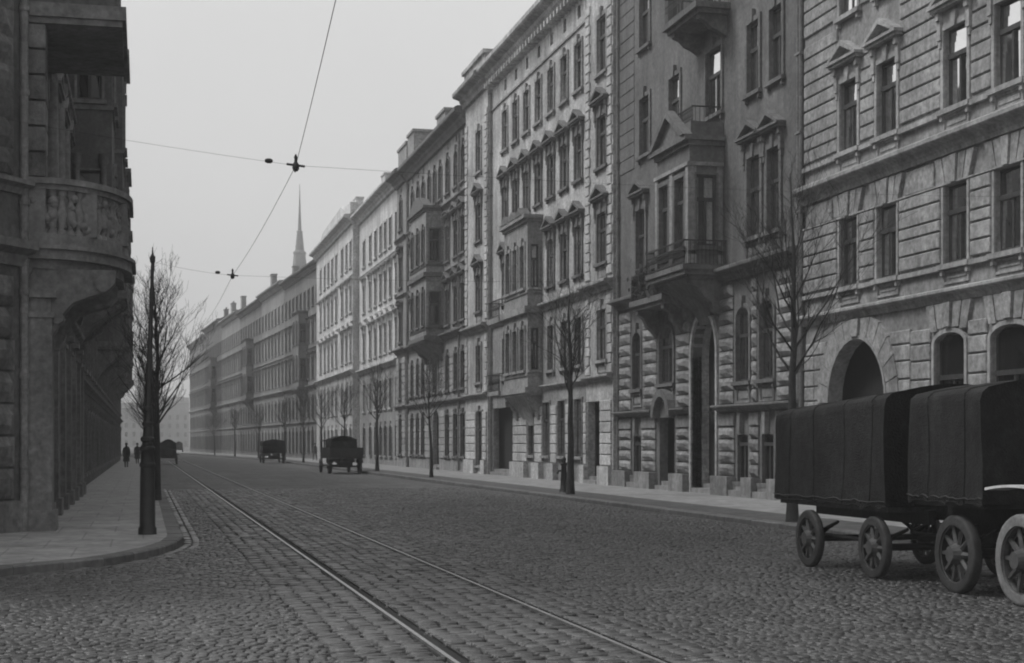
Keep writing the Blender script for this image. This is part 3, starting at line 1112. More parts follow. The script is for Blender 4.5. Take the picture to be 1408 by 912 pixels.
# portal through two storeys
pa, pb = 53.95, 51.45
B.cut(u(pb), u(pa), .13, 2.999)
B.cut(u(pb), u(pa), 3.0, 6.55, 1.5)
q = MB()
q.box(u(pb) - .05, u(pa) + .05, -.98, -.9, .13, 6.7)
dr = B.part('door', q, 'wood')
for i in range(2):
    for (za, zb) in ((.5, 1.1), (1.25, 2.3), (2.45, 3.3), (3.6, 5.6)):
        q = MB()
        x0 = u(pb) + .12 + i * 1.22
        q.box(x0, x0 + 1.0, -.92, -.86, za, zb)
        inst('door_panel', q.mesh('door_panel', 'wood'), dr)
q = MB()   # portal jamb lining
q.box(u(pb) - .02, u(pb), -.9, .03, .13, 5.05)
q.box(u(pa), u(pa) + .02, -.9, .03, .13, 5.05)
N = 14
c0, hw = (u(pa) + u(pb)) / 2, (u(pa) - u(pb)) / 2
for k in range(N):
    t0, t1 = math.pi * k / N, math.pi * (k + 1) / N
    q.prism([(c0 - hw * math.cos(t0), 5.05 + 1.5 * math.sin(t0)), (c0 - hw * math.cos(t1), 5.05 + 1.5 * math.sin(t1)), (c0 - (hw + .16) * math.cos(t1), 5.05 + 1.66 * math.sin(t1)), (c0 - (hw + .16) * math.cos(t0), 5.05 + 1.66 * math.sin(t0))], -.9, .1, 1)
for (xa, xb) in ((u(pb) - .16, u(pb)), (u(pa), u(pa) + .16)):
    q.box(xa, xb, -.02, .1, .14, 5.05)
B.part('portal_lining', q, 'stuccoC')
for i in range(2):
    q = MB()
    q.box(u(pb) + .02, u(pa) - .02, -.9 + .01 * i, -.35 + .42 * i, .1 - .01 * i, .45 - .16 * i)
    B.part('step', q, 'pave')
gwin = [(60.55, .95), (49.1, .95), (46.95, .95)]
for (a, w) in gwin:
    B.win(u(a), .62, 2.2, w, None, fr=.0, lvl=1, tf=.8)
    q = MB()
    q.prism([(-.1, 2.22), (.1, 2.22), (.14, 2.92), (-.14, 2.92)], -.02, .16, 1)
    B.part('keystone', q, 'blockB', (u(a), 0, 0))
    for i in range(2):
        q = MB()
        q.box(u(a) - w / 2 - .1 + .02 * i, u(a) + w / 2 + .1 - .02 * i, -.02, .3 - .16 * i, .1, .34 + .2 * i)
        B.part('step', q, 'pave')
B.door(u(56.85), .13, 2.95, 1.75, depth=.6)
q = MB()    # little pointed gable over the door
for k in range(10):
    t0, t1 = math.pi * k / 10, math.pi * (k + 1) / 10
    q.prism([(-.8 * math.cos(t0), 2.9 + .8 * math.sin(t0)), (-.8 * math.cos(t1), 2.9 + .8 * math.sin(t1)), (-1.1 * math.cos(t1), 2.9 + 1.08 * math.sin(t1)), (-1.1 * math.cos(t0), 2.9 + 1.08 * math.sin(t0))], -.02, .32, 1)
q.box(-.8, .8, -.02, .06, 2.9, 3.5)
B.part('door_hood', q, 'trimB', (u(56.85), 0, 0))
mid = [(60.5, 1.1, 4.1, 6.4), (56.85, 1.65, 4.2, 6.45), (49.0, 1.15, 3.98, 6.45), (46.95, 1.15, 3.98, 6.5)]
for (a, w, z0, z1) in mid:
    B.win(u(a), z0, z1, w, 'key', fr=.14, rise=.35 if w < 1.5 else .8, lvl=2, curtain=True, tf=.62)
    B.panel(u(a) - w / 2, u(a) + w / 2, z0 - .72, z0 - .18, mat='blockB')
g_c = [.80, 1.22, 1.64, 2.06, 2.46]
m_c = [3.25 + .455 * k for k in range(10)]
piers = [(62.95, 61.25), (59.9, 58.1), (55.7, 54.2), (51.25, 49.75), (48.4, 47.6), (46.2, 44.35)]
for (a, b) in piers:
    q = MB()
    q.box(u(b) - .05, u(a) + .05, -.02, .34, .1, .78)
    B.part('plinth', q, 'blockB')
    wd = a - b
    B.courses(u(b), u(a), g_c, d=.12, kind=1, gap=.05)
    B.block(u(b), u(a), 2.48, 2.95, d=.08, gap=.03)
for (a, b) in [(62.95, 61.3), (59.75, 57.95), (55.75, 54.2), (51.2, 49.85), (48.2, 47.75), (46.15, 44.35)]:
    B.courses(u(b), u(a), m_c, d=.11, kind=1, gap=.055)
for (a, b) in ((63.05, 58.0), (55.65, 54.15), (51.3, 44.2)):
    B.cornice(u(b), u(a), 2.98, .24, .36)
B.cornice(0, B.W, 7.45, .45, .5)
# first floor
for (a, w) in ((60.0, 1.15), (48.05, 1.1), (46.4, 1.0)):
    B.win(u(a), 8.68, 11.3, w, 'tri', fr=.2 if w > 1.05 else .18, tf=.6)
B.panel(u(45.8), u(48.7), 7.95, 8.5)
# second floor
for (a, w) in ((59.5, 1.2), (55.9, 1.2), (51.75, 1.5), (48.1, 1.0), (46.2, 1.0)):
    B.win(u(a), 13.42, 15.72, w, 'key', fr=.17, tf=.62, curtain=True)
for (a, w) in ((59.5, 1.2), (48.1, 1.0), (46.2, 1.0)):
    B.win(u(a), 17.75, 20.0, w, 'key', fr=.17, tf=.62, curtain=True)
B.win(u(55.9), 17.75, 20.0, 1.2, 'key', fr=.17)
B.win(u(52.0), 17.0, 20.0, 1.3, 'key', fr=.17)
for z in [12.0 + .55 * k for k in range(20)]:
    if z > 12.95 and z < 22.5:
        for (a, b) in ((62.9, 60.9),):
            B.block(u(b), u(a), z, z + .55, d=.03, mat='stuccoB', gap=.02)
# oriel
by = B.bay(u(50.85), u(54.3), 8.05, 12.15, 1.25, [(8.7, 11.15)], [(u(53.45), 1.0), (u(51.75), 1.0)], cw=.72, head=None)
q = MB()
q.box(u(50.85) - .34, u(54.3) + .3, -.02, 1.25 + .36, 7.86, 8.03)
q.box(u(50.85) - .26, u(54.3) + .24, -.02, 1.25 + .28, 7.7, 7.86)
inst('balcony_slab', q.mesh('balcony_slab', MAT['trimB']), by)
railing(B, u(50.85) - .28, u(54.3) + .26, 8.03, 1.25 + .3, .85)
for (x0, x1, y0, y1) in ((u(50.85) - .05, u(50.85) + .22, 1.225, 1.32), (u(54.3) - .22, u(54.3) + .05, 1.2, 1.32), (u(52.6) - .16, u(52.6) + .16, 1.2, 1.32), (u(50.85) - .06, u(50.85) + .02, .06, .26), (u(50.85) - .06, u(50.85) + .02, 1.02, 1.22)):
    q = MB()
    q.box(x0, x1, y0, y1, 8.1, 11.45)
    inst('pilaster_strip', q.mesh('pilaster_strip', MAT['trimC']), by)
q = MB()
q.box(u(50.85) - .1, u(54.3) + .1, .02, 1.36, 11.45, 11.58)
inst('bay_band', q.mesh('bay_band', MAT['trimC']), by)
q = MB()    # gable on the oriel front and the solid parapet of its roof terrace
cu, hw = (u(50.85) + u(54.3)) / 2, 1.72
q.prism([(cu - hw - .15, 12.5), (cu + hw + .15, 12.5), (cu, 13.55)], 1.28, 1.36, 1)
for sg in (-1, 1):
    q.prism([(cu + sg * (hw + .2), 12.49), (cu + sg * (hw - .15), 12.49), (cu, 13.42), (cu, 13.68)], 1.2, 1.55, 1)
inst('bay_gable', q.mesh('bay_gable', MAT['trimB']), by)
q = MB()
q.box(u(50.85), u(54.3), 1.0, 1.2, 12.49, 13.0)
q.box(u(50.85), u(50.85) + .18, .02, 1.0, 12.49, 12.99)
q.box(u(54.3) - .18, u(54.3), .02, 1.0, 12.49, 12.99)
inst('parapet', q.mesh('parapet', MAT['stuccoB']), by)
railing(B, u(50.95), u(54.2), 13.0, 1.1, .55)
# low balcony beside the oriel, grown over with plants
q = MB()
q.box(u(54.55), u(58.5), -.02, 1.0, 7.2, 7.42)
q.box(u(54.6), u(58.45), -.02, .9, 7.05, 7.2)
bal = B.part('balcony', q, 'trimB')
for cu in (54.9, 58.0):
    b = MB()
    b.prism([(-.02, 7.05), (.85, 7.05), (.85, 6.9), (.6, 6.75), (.45, 6.4), (.2, 6.2), (-.02, 5.9)], u(cu) - .16, u(cu) + .16, 0)
    inst('bracket', b.mesh('bracket', MAT['trimB']), bal)
railing(B, u(54.6), u(58.4), 7.42, .93, 1.0)
q = MB()
r = random.Random(11)
for k in range(420):    # withered climbers on the railing
    c = Vector((r.uniform(u(54.7), u(58.4)), .93 + r.gauss(0, .06), 7.5 + abs(r.gauss(0, .55))))
    d = Vector((r.gauss(0, 1), r.gauss(0, .4), r.gauss(0, 1))) * .09
    e = Vector((r.gauss(0, 1), r.gauss(0, .6), r.gauss(0, 1))) * .05
    q.poly([c - d, c + e, c + d, c - e])
inst('climber_leaves', q.mesh('climber_leaves', MAT['bark']), bal)['kind'] = 'stuff'
# third floor balcony
q = MB()
q.box(u(50.2), u(53.8), -.02, 1.25, 16.75, 16.95)
q.box(u(50.35), u(53.65), -.02, 1.1, 16.6, 16.75)
bal = B.part('balcony', q, 'trimB')
for cu in (50.7, 53.3):
    b = MB()
    b.prism([(-.02, 16.6), (1.0, 16.6), (1.0, 16.46), (.75, 16.36), (.55, 16.16), (.3, 16.06), (-.02, 15.86)], u(cu) - .16, u(cu) + .16, 0)
    inst('bracket', b.mesh('bracket', MAT['trimB']), bal)
railing(B, u(50.3), u(53.7), 16.95, 1.15, 1.0)
B.cornice(0, B.W, 22.6, .9, .8)
downpipe(B, .12, .09, .2, 22)
downpipe(B, B.W - .12, .09, .2, 22)
B.shell(23.5, roofh=2.4, chim=3, seed=4)
B.finish()

# ------------------------------------------------------------------ long house with rows of gabled windows (C)
D_ = dict(wall='stuccoC', trim='trimC', block='blockC', bay='trimC')
Cb = Bld('apartment_house', 'long grey house with dark window gables, round bay and light quoined end pavilions', 1, 63.2, 94.15, XF, D_)
u = Cb.U
rz = [(67.3, 63.2), (94.15, 87.8)]
Cb.patch(u(67.3), u(87.8), .1, 4.55, 0, 'stuccoD')
Cb.patch(u(67.3), u(87.8), 4.55, 8.55, 0, 'stuccoD')
Cb.patch(u(67.3), u(87.8), 8.55, 13.4)
Cb.patch(u(67.3), u(87.8), 13.4, 17.55)
Cb.patch(u(67.3), u(87.8), 17.55, 23.0)
for (a, b) in rz:
    Cb.patch(u(b), u(a), .1, 4.55, .22, 'stuccoC')
    Cb.patch(u(b), u(a), 4.55, 8.55, .22)
    Cb.patch(u(b), u(a), 8.55, 13.4, .22)
    Cb.patch(u(b), u(a), 13.4, 17.55, .22)
    Cb.patch(u(b), u(a), 17.55, 23.0, .22)
cax = [69.25 + 2.5 * k for k in range(7)]
for i, a in enumerate(cax):
    inb = 75.7 < a < 81
    Cb.win(u(a), 18.15, 20.3, 1.15, 'key', fr=.16)
    Cb.win(u(a), 14.02, 16.1, 1.15, 'tri', fr=.16, mat='trimB')
    if not inb:
        Cb.win(u(a), 9.65, 11.9, 1.15, 'tri', fr=.16, mat='trimB')
        Cb.win(u(a), 5.5, 7.7, 1.15, 'key', fr=.16, mat='stuccoD')
    q = MB()    # little attic light
    Cb.cut(u(a) - .28, u(a) + .28, 21.45, 22.05)
    q.poly([(-.28, -.12, 0), (.28, -.12, 0), (.28, -.12, .6), (-.28, -.12, .6)])
    Cb.part('attic_light', q, 'glassdark', (u(a), 0, 21.45))
for a, w in ((64.75, 1.35), (90.2, 1.35)):
    Cb.win(u(a), 17.9, 20.3, w, 'key', fr=.2)
    Cb.win(u(a), 13.85, 16.05, w, 'tri', fr=.2, mat='trimB')
    Cb.win(u(a), 9.7, 11.85, w, 'tri', fr=.2, mat='trimB')
    Cb.win(u(a), 5.5, 7.68, w, 'key', fr=.2)
    Cb.panel(u(a) - .7, u(a) + .7, 4.95, 5.35, .22)
    Cb.panel(u(a) - .7, u(a) + .7, 8.95, 9.5, .22)
for (a, b) in rz:       # quoins
    for (p, q_) in ((a - .02, a - .75), (b + .78, b + .02)):
        z = 4.9
        k = 0
        while z < 21:
            if not (8.2 < z < 8.9):
                Cb.block(u(q_) + (.12 if k % 2 else 0), u(p), z, z + .42, .22, .07)
            z += .42
            k += 1
    Cb.cornice(u(b), u(a), 8.45, .45, .42, .22)
    Cb.cornice(u(b), u(a), 4.55, .3, .3, .22)
    Cb.cornice(u(b), u(a), 22.4, 1.0, .85, .22)
    q = MB()            # attic block over the pavilion
    q.box(u(b) + .2, u(a) - .2, -1.2, .35, 23.4, 24.4)
    q.box(u(b) + .05, u(a) - .05, -1.3, .5, 24.4, 24.62)
    Cb.part('attic_block', q, 'stuccoC')
Cb.cornice(u(67.3), u(87.8), 8.5, .4, .32)
Cb.cornice(u(67.3), u(87.8), 4.55, .26, .22)
Cb.cornice(u(67.3), u(87.8), 22.45, 1.1, .9, mat='stuccoC')
Cb.band(u(67.3), u(87.8), 20.95, 21.05, .08)
q = MB()
k = u(67.5)
while k < u(87.6):
    q.box(k, k + .22, .0, .5, 22.2, 22.5)
    k += .62
o = Cb.part('modillion_course', q, 'stuccoC', kind='stuff')
# shop level: piers, portal, windows
Cb.door(u(66.1), .13, 3.75, 1.9, depth=.7, leaf='wood', steps=2)
Cb.door(u(84.9), .13, 3.9, 4.9, depth=.9, leaf='wood', steps=2)
Cb.win(u(90.0), .6, 3.8, 1.6, 'key', fr=.1, lvl=1)
for a in (69.3, 72.2, 75.1, 78.2):
    Cb.win(u(a), 1.3, 3.95, 1.35, None, fr=.08, lvl=2, curtain=a > 76)
cc = [.95 + .47 * k for k in range(7)]
for (a, b) in ((68.35, 67.4), (71.35, 70.2), (74.2, 73.1), (77.4, 75.95), (82.2, 79.1)):
    Cb.courses(u(b), u(a), cc, d=.09)
    q = MB()
    q.box(u(b) - .05, u(a) + .05, -.02, .26, .1, .93)
    Cb.part('plinth', q, 'blockC')
for (a, b) in ((67.25, 67.1), (64.95, 63.3), (93.9, 91.0), (89.0, 88.0)):
    Cb.courses(u(b), u(a), cc, w=.22, d=.09)
    q = MB()
    q.box(u(b) - .02, u(a) + .02, .2, .42, .1, .93)
    Cb.part('plinth', q, 'blockC')
by = Cb.bay(u(76.1), u(81.3), 4.75, 13.05, .75, [(5.6, 7.7), (9.75, 11.9)], [(u(77.1), .95), (u(78.7), .95), (u(80.3), .95)], cw=.4, head='key')
q = MB()
q.box(u(76.1) - .2, u(81.3) + .2, -.02, .95, 8.45, 8.8)
inst('bay_band', q.mesh('bay_band', MAT['trimC']), by)
for i in range(3):
    cu = u(77.1 + 1.6 * i)
    q = MB()
    q.prism([(cu - .7, 13.4), (cu + .7, 13.4), (cu, 13.85)], .5, 1.02, 1)
    inst('bay_gable', q.mesh('bay_gable', MAT['trimB']), by)
q = MB()
q.box(u(81.6), u(84.4), -.02, 1.0, 8.4, 8.7)
Cb.part('balcony', q, 'trimC')
q = MB()
q.box(u(81.6), u(84.4), -.02, 1.0, 4.5, 4.72)
Cb.part('balcony', q, 'trimC')
railing(Cb, u(81.5), u(84.3), 8.7, .95, .95)
railing(Cb, u(81.5), u(84.3), 4.72, .95, .95)
downpipe(Cb, u(67.55), .1, .2, 22)
downpipe(Cb, u(87.55), .1, .2, 22)
Cb.shell(23.2, roofh=2.2, chim=2, seed=9, roofmat='stuccoC')
Cb.finish()

# ------------------------------------------------------------------ house with oriel and portal (D)
Db = Bld('apartment_house', 'dim grey house with two-storey oriel and roof attics, between long house and white house', 1, 94.3, 121.1, XF, dict(wall='stuccoD', trim='trimB', block='blockD', bay='stuccoD'))
u = Db.U
for (a, b) in ((.1, 4.6), (4.6, 8.9), (8.9, 13.3), (13.3, 17.6), (17.6, 22.2)):
    Db.patch(0, u(116.7), a, b)
    Db.patch(u(116.7), Db.W, a, b, .2)
dax = [95.9, 98.2, 101.0, 110.2, 112.4, 114.8, 119.0]
for a in dax:
    Db.win(u(a), 18.35, 20.6, 1.2, 'key', fr=.17, rise=.3, lvl=1)
    Db.win(u(a), 13.9, 16.2, 1.2, 'seg' if a in (101.0, 119.0) else 'tri', fr=.17, lvl=1)
    Db.win(u(a), 9.7, 12.0, 1.2, 'seg' if a in (119.0, 110.2) else 'tri', fr=.17, lvl=1)
    Db.win(u(a), 5.4, 7.7, 1.2, 'key', fr=.15, lvl=1)
    Db.win(u(a), 1.1, 3.8, 1.4, 'key', fr=.1, lvl=1)
    Db.cut(u(a) - .26, u(a) + .26, 21.2, 21.75)
for a in (103.6, 105.7, 107.8):
    Db.win(u(a), 18.35, 20.6, 1.1, 'key', fr=.17, rise=.3, lvl=1)
    Db.win(u(a), 5.4, 7.7, 1.1, 'key', fr=.15, lvl=1)
Db.door(u(105.4), .13, 4.2, 2.4, rise=1.0, depth=.8)
by = Db.bay(u(102.5), u(108.7), 9.1, 17.4, 1.2, [(9.8, 12.0), (14.0, 16.2)], [(u(103.5), 1.0), (u(105.6), 1.2), (u(107.7), 1.0)], cw=.72, head='key', lvl=1)
q = MB()
q.box(u(102.5) - .2, u(108.7) + .2, -.02, 1.4, 13.0, 13.3)
inst('bay_band', q.mesh('bay_band', MAT['trimB']), by)
q = MB()
cu = u(105.6)
q.prism([(cu - 3.2, 17.75), (cu + 3.2, 17.75), (cu + 1.6, 18.4), (cu, 18.7), (cu - 1.6, 18.4)], .8, 1.35, 1)
inst('bay_gable', q.mesh('bay_gable', MAT['trimB']), by)
dc = [.9 + .46 * k for k in range(8)]
for (a, b) in ((97.5, 96.65), (100.2, 99.0), (103.9, 101.8), (109.4, 106.8), (111.6, 111.0), (114.0, 113.2), (116.5, 115.6)):
    Db.courses(u(b), u(a), dc, d=.08)
    Db.courses(u(b), u(a), [5.2 + .46 * k for k in range(7)], d=.07)
for (a, b) in ((121.0, 119.8), (118.2, 116.8)):
    Db.courses(u(b), u(a), dc + [5.0 + .5 * k for k in range(8)], w=.2, d=.08)
for z, hh, pp in ((4.5, .3, .3), (8.75, .42, .45), (13.05, .25, .2), (17.4, .3, .25), (21.7, 1.0, .9)):
    Db.cornice(0, u(116.7), z, hh, pp)
    Db.cornice(u(116.7), Db.W, z, hh, pp, .2)
for (a, b, t) in ((121.0, 117.0, 24.6), (116.5, 113.8, 24.9), (104.5, 101.5, 23.9)):
    q = MB()
    q.box(u(b), u(a), -1.6, .1, 22.65, t)
    q.box(u(b) - .1, u(a) + .1, -1.7, .2, t, t + .2)
    Db.part('attic_block', q, 'stuccoD')
downpipe(Db, u(96.95) , .1, .2, 21.5)
downpipe(Db, u(116.6), .1, .2, 21.5)
Db.shell(22.3, roofh=2.6, chim=2, seed=3)
Db.finish()

# ------------------------------------------------------------------ white houses (E)
def plain(name, label, side, Y0, Y1, X, mats, rows, axes, ww, topv, rot=0, lvl=1, darkbase=None, cor=.85, ground=(.9, 3.4), chim=3, seed=1, cornices=(), fr=.14, group=None, balcs=(), bays=(), quoin=False):
    b = Bld(name, label, side, Y0, Y1, X, mats, rot, group=group)
    zs = [.1]
    for i in range(len(rows)):
        zs.append(rows[i][0] - .7)
    zs.append(topv)
    for i, (z0, z1) in enumerate(zip(zs[:-1], zs[1:])):
        b.patch(0, b.W, z0, z1, 0, darkbase if darkbase and z0 < 6 else None)
    for a in axes:
        for (s0, s1, hd) in rows:
            if any(p[0] - .5 < a < p[1] + .5 and p[2] < s1 and s0 < p[3] for p in bays):
                continue
            b.win(a, s0, s1, ww, hd, fr=fr, lvl=lvl, full=lvl > 0)
        if ground:
            b.win(a, ground[0], ground[1], ww * 1.15, 'key', fr=.1, rise=.3, lvl=min(lvl, 1), full=False, tf=.7, mat=darkbase)
    for (z, hh, pp) in cornices:
        b.cornice(0, b.W, z, hh, pp)
    b.cornice(0, b.W, topv - .9, .9, cor)
    for (u0, u1, v) in balcs:
        q = MB()
        q.box(u0, u1, -.02, 1.05, v - .22, v)
        q.box(u0 + .1, u1 - .1, -.02, .95, v - .36, v - .22)
        bl = b.part('balcony', q, mats['trim'])
        for cu in (u0 + .35, u1 - .35):
            g = MB()
            g.prism([(-.02, v - .36), (.95, v - .36), (.95, v - .5), (.65, v - .62), (.5, v - 1.0), (.2, v - 1.2), (-.02, v - 1.5)], cu - .16, cu + .16, 0)
            inst('bracket', g.mesh('bracket', MAT[mats['trim']]), bl)
        railing(b, u0 + .05, u1 - .05, v, .98)
    for (u0, u1, v0, v1, p) in bays:
        rr = [(s0, s1) for (s0, s1, _) in rows if s0 > v0 and s1 < v1]
        nn = max(1, int((u1 - u0) / 1.7))
        b.bay(u0, u1, v0, v1, p, rr, [(u0 + (u1 - u0) * (k + .5) / nn, .9) for k in range(nn)], cw=min(.75, p - .4), lvl=lvl)
    b.shell(topv, roofh=2.4, chim=chim, seed=seed)
    b.finish()
    return b
ME = dict(wall='stuccoE', trim='trimE', block='blockC')
rowsE = [(4.8, 7.2, 'key'), (9.4, 11.9, 'tri'), (13.75, 16.2, 'flat'), (17.9, 20.2, None)]
E1 = plain('apartment_house', 'whitewashed house with dark ground floors and attic frieze, beside the oriel house', 1, 121.3, 144.3, XF, ME, rowsE, [.9, 4.1, 6.8, 9.4, 12.4, 15.6, 19.6], 1.25, 23.0, darkbase='stuccoD', cornices=((8.2, .4, .4), (12.9, .2, .15), (17.0, .2, .15)), seed=5)
E2 = plain('apartment_house', 'whitewashed gabled house standing slightly forward at the white pair\'s far end', 1, 144.5, 175.6, XF - .6, ME, [(4.8, 7.3, 'key'), (9.6, 12.2, 'tri'), (14.2, 16.7, 'flat'), (18.4, 20.8, None)], [1.2, 4.2, 7.6, 12.4, 15.8, 19.2, 22.6, 26.4], 1.3, 23.2, darkbase='stuccoC', cornices=((8.4, .4, .4), (13.1, .2, .15), (17.4, .2, .15)), seed=6)
q = MB()
q.prism([(1.5, 23.3), (28.5, 23.3), (24, 24.6), (8, 25.0)], -2.0, .1, 1)
E2.part('attic_gable', q, 'stuccoE')
q = MB()
q.box(.6, 5.5, -1.6, .15, 23.25, 24.4)
E2.part('attic_block', q, 'stuccoE')

# ------------------------------------------------------------------ the row fading into the haze (F)
rng = random.Random(21)
specF = [
    (176.0, 203.0, 22.6, 'stuccoF', 'dark grey house just past the white houses with bracketed cornice'),
    (203.2, 226.0, 23.0, 'stuccoF2', 'hazy grey house, second past the white houses'),
    (226.2, 252.0, 22.6, 'stuccoF', 'hazy grey house, third past the white houses'),
    (252.2, 280.0, 23.2, 'stuccoF2', 'hazy grey house, fourth past the white houses'),
    (280.2, 310.0, 24.0, 'stuccoF3', 'hazy dark house, fifth past the white houses'),
    (310.2, 345.0, 23.0, 'stuccoF', 'faintest misty house, last of the row past the white houses')]
for i, (a, b, t, m, lab) in enumerate(specF):
    W = b - a
    n = int(W / 2.9)
    ax = [W * (k + .5) / n for k in range(n)]
    bays = []
    if i in (0, 2, 4):
        u0 = ax[3] - 2.2
        bays = [(u0, u0 + 4.6, 8.6, 17.2, 1.1)]
    plain('terraced_house', lab, 1, a, b, bx(XF, a), dict(wall=m, trim='stuccoF2' if i % 2 else 'stuccoF3', block=m), [(5.0, 7.2, 'key'), (9.5, 11.9, 'flat'), (13.7, 16.0, 'flat'), (17.8, 19.9, None)], ax, 1.25, t,
          rot=math.atan(-BEND), lvl=0, cornices=((4.2, .25, .25), (8.3, .4, .4), (12.8, .2, .2)), chim=1 + i % 2, seed=30 + i, bays=bays, ground=(.8, 3.5), group='house row fading into the haze')

# ------------------------------------------------------------------ left row: dark corner house
XL = -2.35
L1 = Bld('corner_house', 'dark sooty corner house with curved stone balcony at the pavement corner', -1, 33.0, 57.0, XL, dict(wall='stuccoL', trim='trimL', block='blockL', bay='stuccoL'))
u = L1.U
L1.patch(0, L1.W, .1, 5.7)
L1.patch(0, L1.W, 5.7, 22)
pil = [33.35, 37.0, 40.4, 43.8, 47.2, 50.6, 54.0, 56.6]
for i, a in enumerate(pil):
    w = .55 if i == 0 else .32
    hw = .38
    q = MB()
    q.box(u(a) - hw - .08, u(a) + hw + .08, -.02, w + .08, .1, .55)
    q.box(u(a) - hw, u(a) + hw, -.02, w, .55, 4.45)
    q.box(u(a) - hw - .05, u(a) + hw + .05, -.02, w + .05, 4.45, 4.56)
    q.box(u(a) - hw + .02, u(a) + hw - .02, -.02, w - .02, 4.56, 4.85)
    q.box(u(a) - hw - .09, u(a) + hw + .09, -.02, w + .09, 4.85, 5.0)
    L1.part('pilaster', q, 'trimL')
for a, b in zip(pil[:-2], pil[1:-1]):
    c = (a + b) / 2
    L1.win(u(c), .7, 4.2, 1.9, 'key', fr=.12, rise=.5, lvl=1)
for c in (35.4, 38.8, 42.2, 45.6, 48.7, 55.6):
    L1.win(u(c), 8.0, 10.4, 1.2, 'tri', fr=.2, lvl=1)
    L1.win(u(c), 12.6, 14.9, 1.2, 'tri', fr=.2, lvl=1)
    L1.win(u(c), 17.0, 19.0, 1.2, 'key', fr=.2, lvl=1)
for c in (40.5, 43.9, 47.2):       # slender half columns between the upper windows
    q = MB()
    q.lathe([(.26, 7.7), (.26, 8.0), (.19, 8.1), (.17, 11.2), (.26, 11.35), (.26, 11.6)], 10, u(c), .12)
    L1.part('half_column', q, 'trimL', smooth=True)
L1.cornice(0, L1.W, 5.2, .5, .35)
L1.cornice(0, u(38.6), 6.85, .3, .3)
L1.cornice(0, L1.W, 11.6, .35, .35)
L1.cornice(0, L1.W, 21.2, .9, .9)
for k in range(6):      # rusticated corner pier above the balcony
    L1.block(u(33.9), L1.W, 7.3 + .52 * k, 7.3 + .52 * (k + 1), d=.42, w=0, gap=.05)
# balcony: curved stone slab, urn balusters, top rail, scroll console
def plan(e):
    P = [(24.1 + e, -.02), (24.1 + e, .35)]
    for k in range(13):
        t = math.pi / 2 * k / 12
        P.append((21.4 + (2.7 + e) * math.cos(t), .35 + (1.7 + e) * math.sin(t)))
    P += [(19.6 - e, 2.05 + e), (19.6 - e, -.02)]
    return P
q = MB()
q.prism(plan(-.12), 5.45, 5.63, 2)
q.prism(plan(.06), 5.63, 5.83, 2)
q.prism(plan(.14), 5.83, 5.91, 2)
q.prism(plan(-.02), 5.91, 6.15, 2)
bal = L1.part('balcony', q, 'trimL')
q = MB()
for (z0, z1, e) in ((7.05, 7.15, .0), (7.15, 7.27, .08)):
    o_, i_ = plan(e), plan(e - .32)
    for k in range(len(o_) - 1):
        a, b, c, d = o_[k], o_[k + 1], i_[k + 1], i_[k]
        for z in (z0, z1):
            q.poly([(a[0], a[1], z), (b[0], b[1], z), (c[0], c[1], z), (d[0], d[1], z)])
        for (p, r_) in ((a, b), (d, c)):
            q.poly([(p[0], p[1], z0), (r_[0], r_[1], z0), (r_[0], r_[1], z1), (p[0], p[1], z1)])
inst('top_rail', q.mesh('top_rail', 'trimL'), bal)
q = MB()
q.lathe([(.10, 0), (.10, .07), (.05, .12), (.11, .3), (.125, .42), (.06, .66), (.045, .74), (.10, .82), (.10, .91)], 8)
ball = q.mesh('baluster', MAT['trimL'], True)
pl = plan(-.16)
acc = 0.0
for a, b in zip(pl[:-1], pl[1:]):
    L = math.dist(a, b)
    while acc < L:
        t = acc / L
        inst('baluster', ball, bal, (a[0] + (b[0] - a[0]) * t, a[1] + (b[1] - a[1]) * t, 6.15))
        acc += .19
    acc -= L
orn = MB()
ro = random.Random(17)
for a, b in zip(plan(-.1)[:-1], plan(-.1)[1:]):
    for k in range(int(math.dist(a, b) / .16) + 1):
        t = ro.random()
        cx_, cy_, cz_ = a[0] + (b[0] - a[0]) * t, a[1] + (b[1] - a[1]) * t, ro.uniform(6.25, 6.95)
        rr_ = ro.uniform(.06, .12)
        orn.lathe([(rr_ * .2, cz_ - rr_), (rr_ * .8, cz_ - rr_ * .5), (rr_, cz_), (rr_ * .7, cz_ + rr_ * .6), (rr_ * .2, cz_ + rr_)], 6, cx_, cy_)
inst('carved_foliage', orn.mesh('carved_foliage', 'trimL', True), bal)['kind'] = 'stuff'
for (cu, cw_) in ((23.9, .25), (23.45, 1.25), (22.2, 1.85), (20.0, 1.9)):
    q = MB()
    q.box(cu - .17, cu + .17, cw_ - .17, cw_ + .17, 6.15, 7.05)
    inst('rail_pier', q.mesh('rail_pier', 'trimL'), bal)
P = [(-.02, 3.95), (.5, 4.0), (.62, 4.2), (.72, 4.5), (.95, 4.77), (1.3, 4.91), (1.62, 5.01), (1.78, 5.17), (1.8, 5.45), (-.02, 5.45)]
for cu in (23.62, 20.3):
    q = MB()
    q.prism(P, cu - .3, cu + .3, 0)
    for k in range(2):
        q.lathe([(.17 - .04 * k, cu - .36 - .0 * k), (.17 - .04 * k, cu + .36)], 10, 1.55 - .9 * k, 5.17 - .7 * k, 0)
    inst('console', q.mesh('console', 'trimL'), bal)
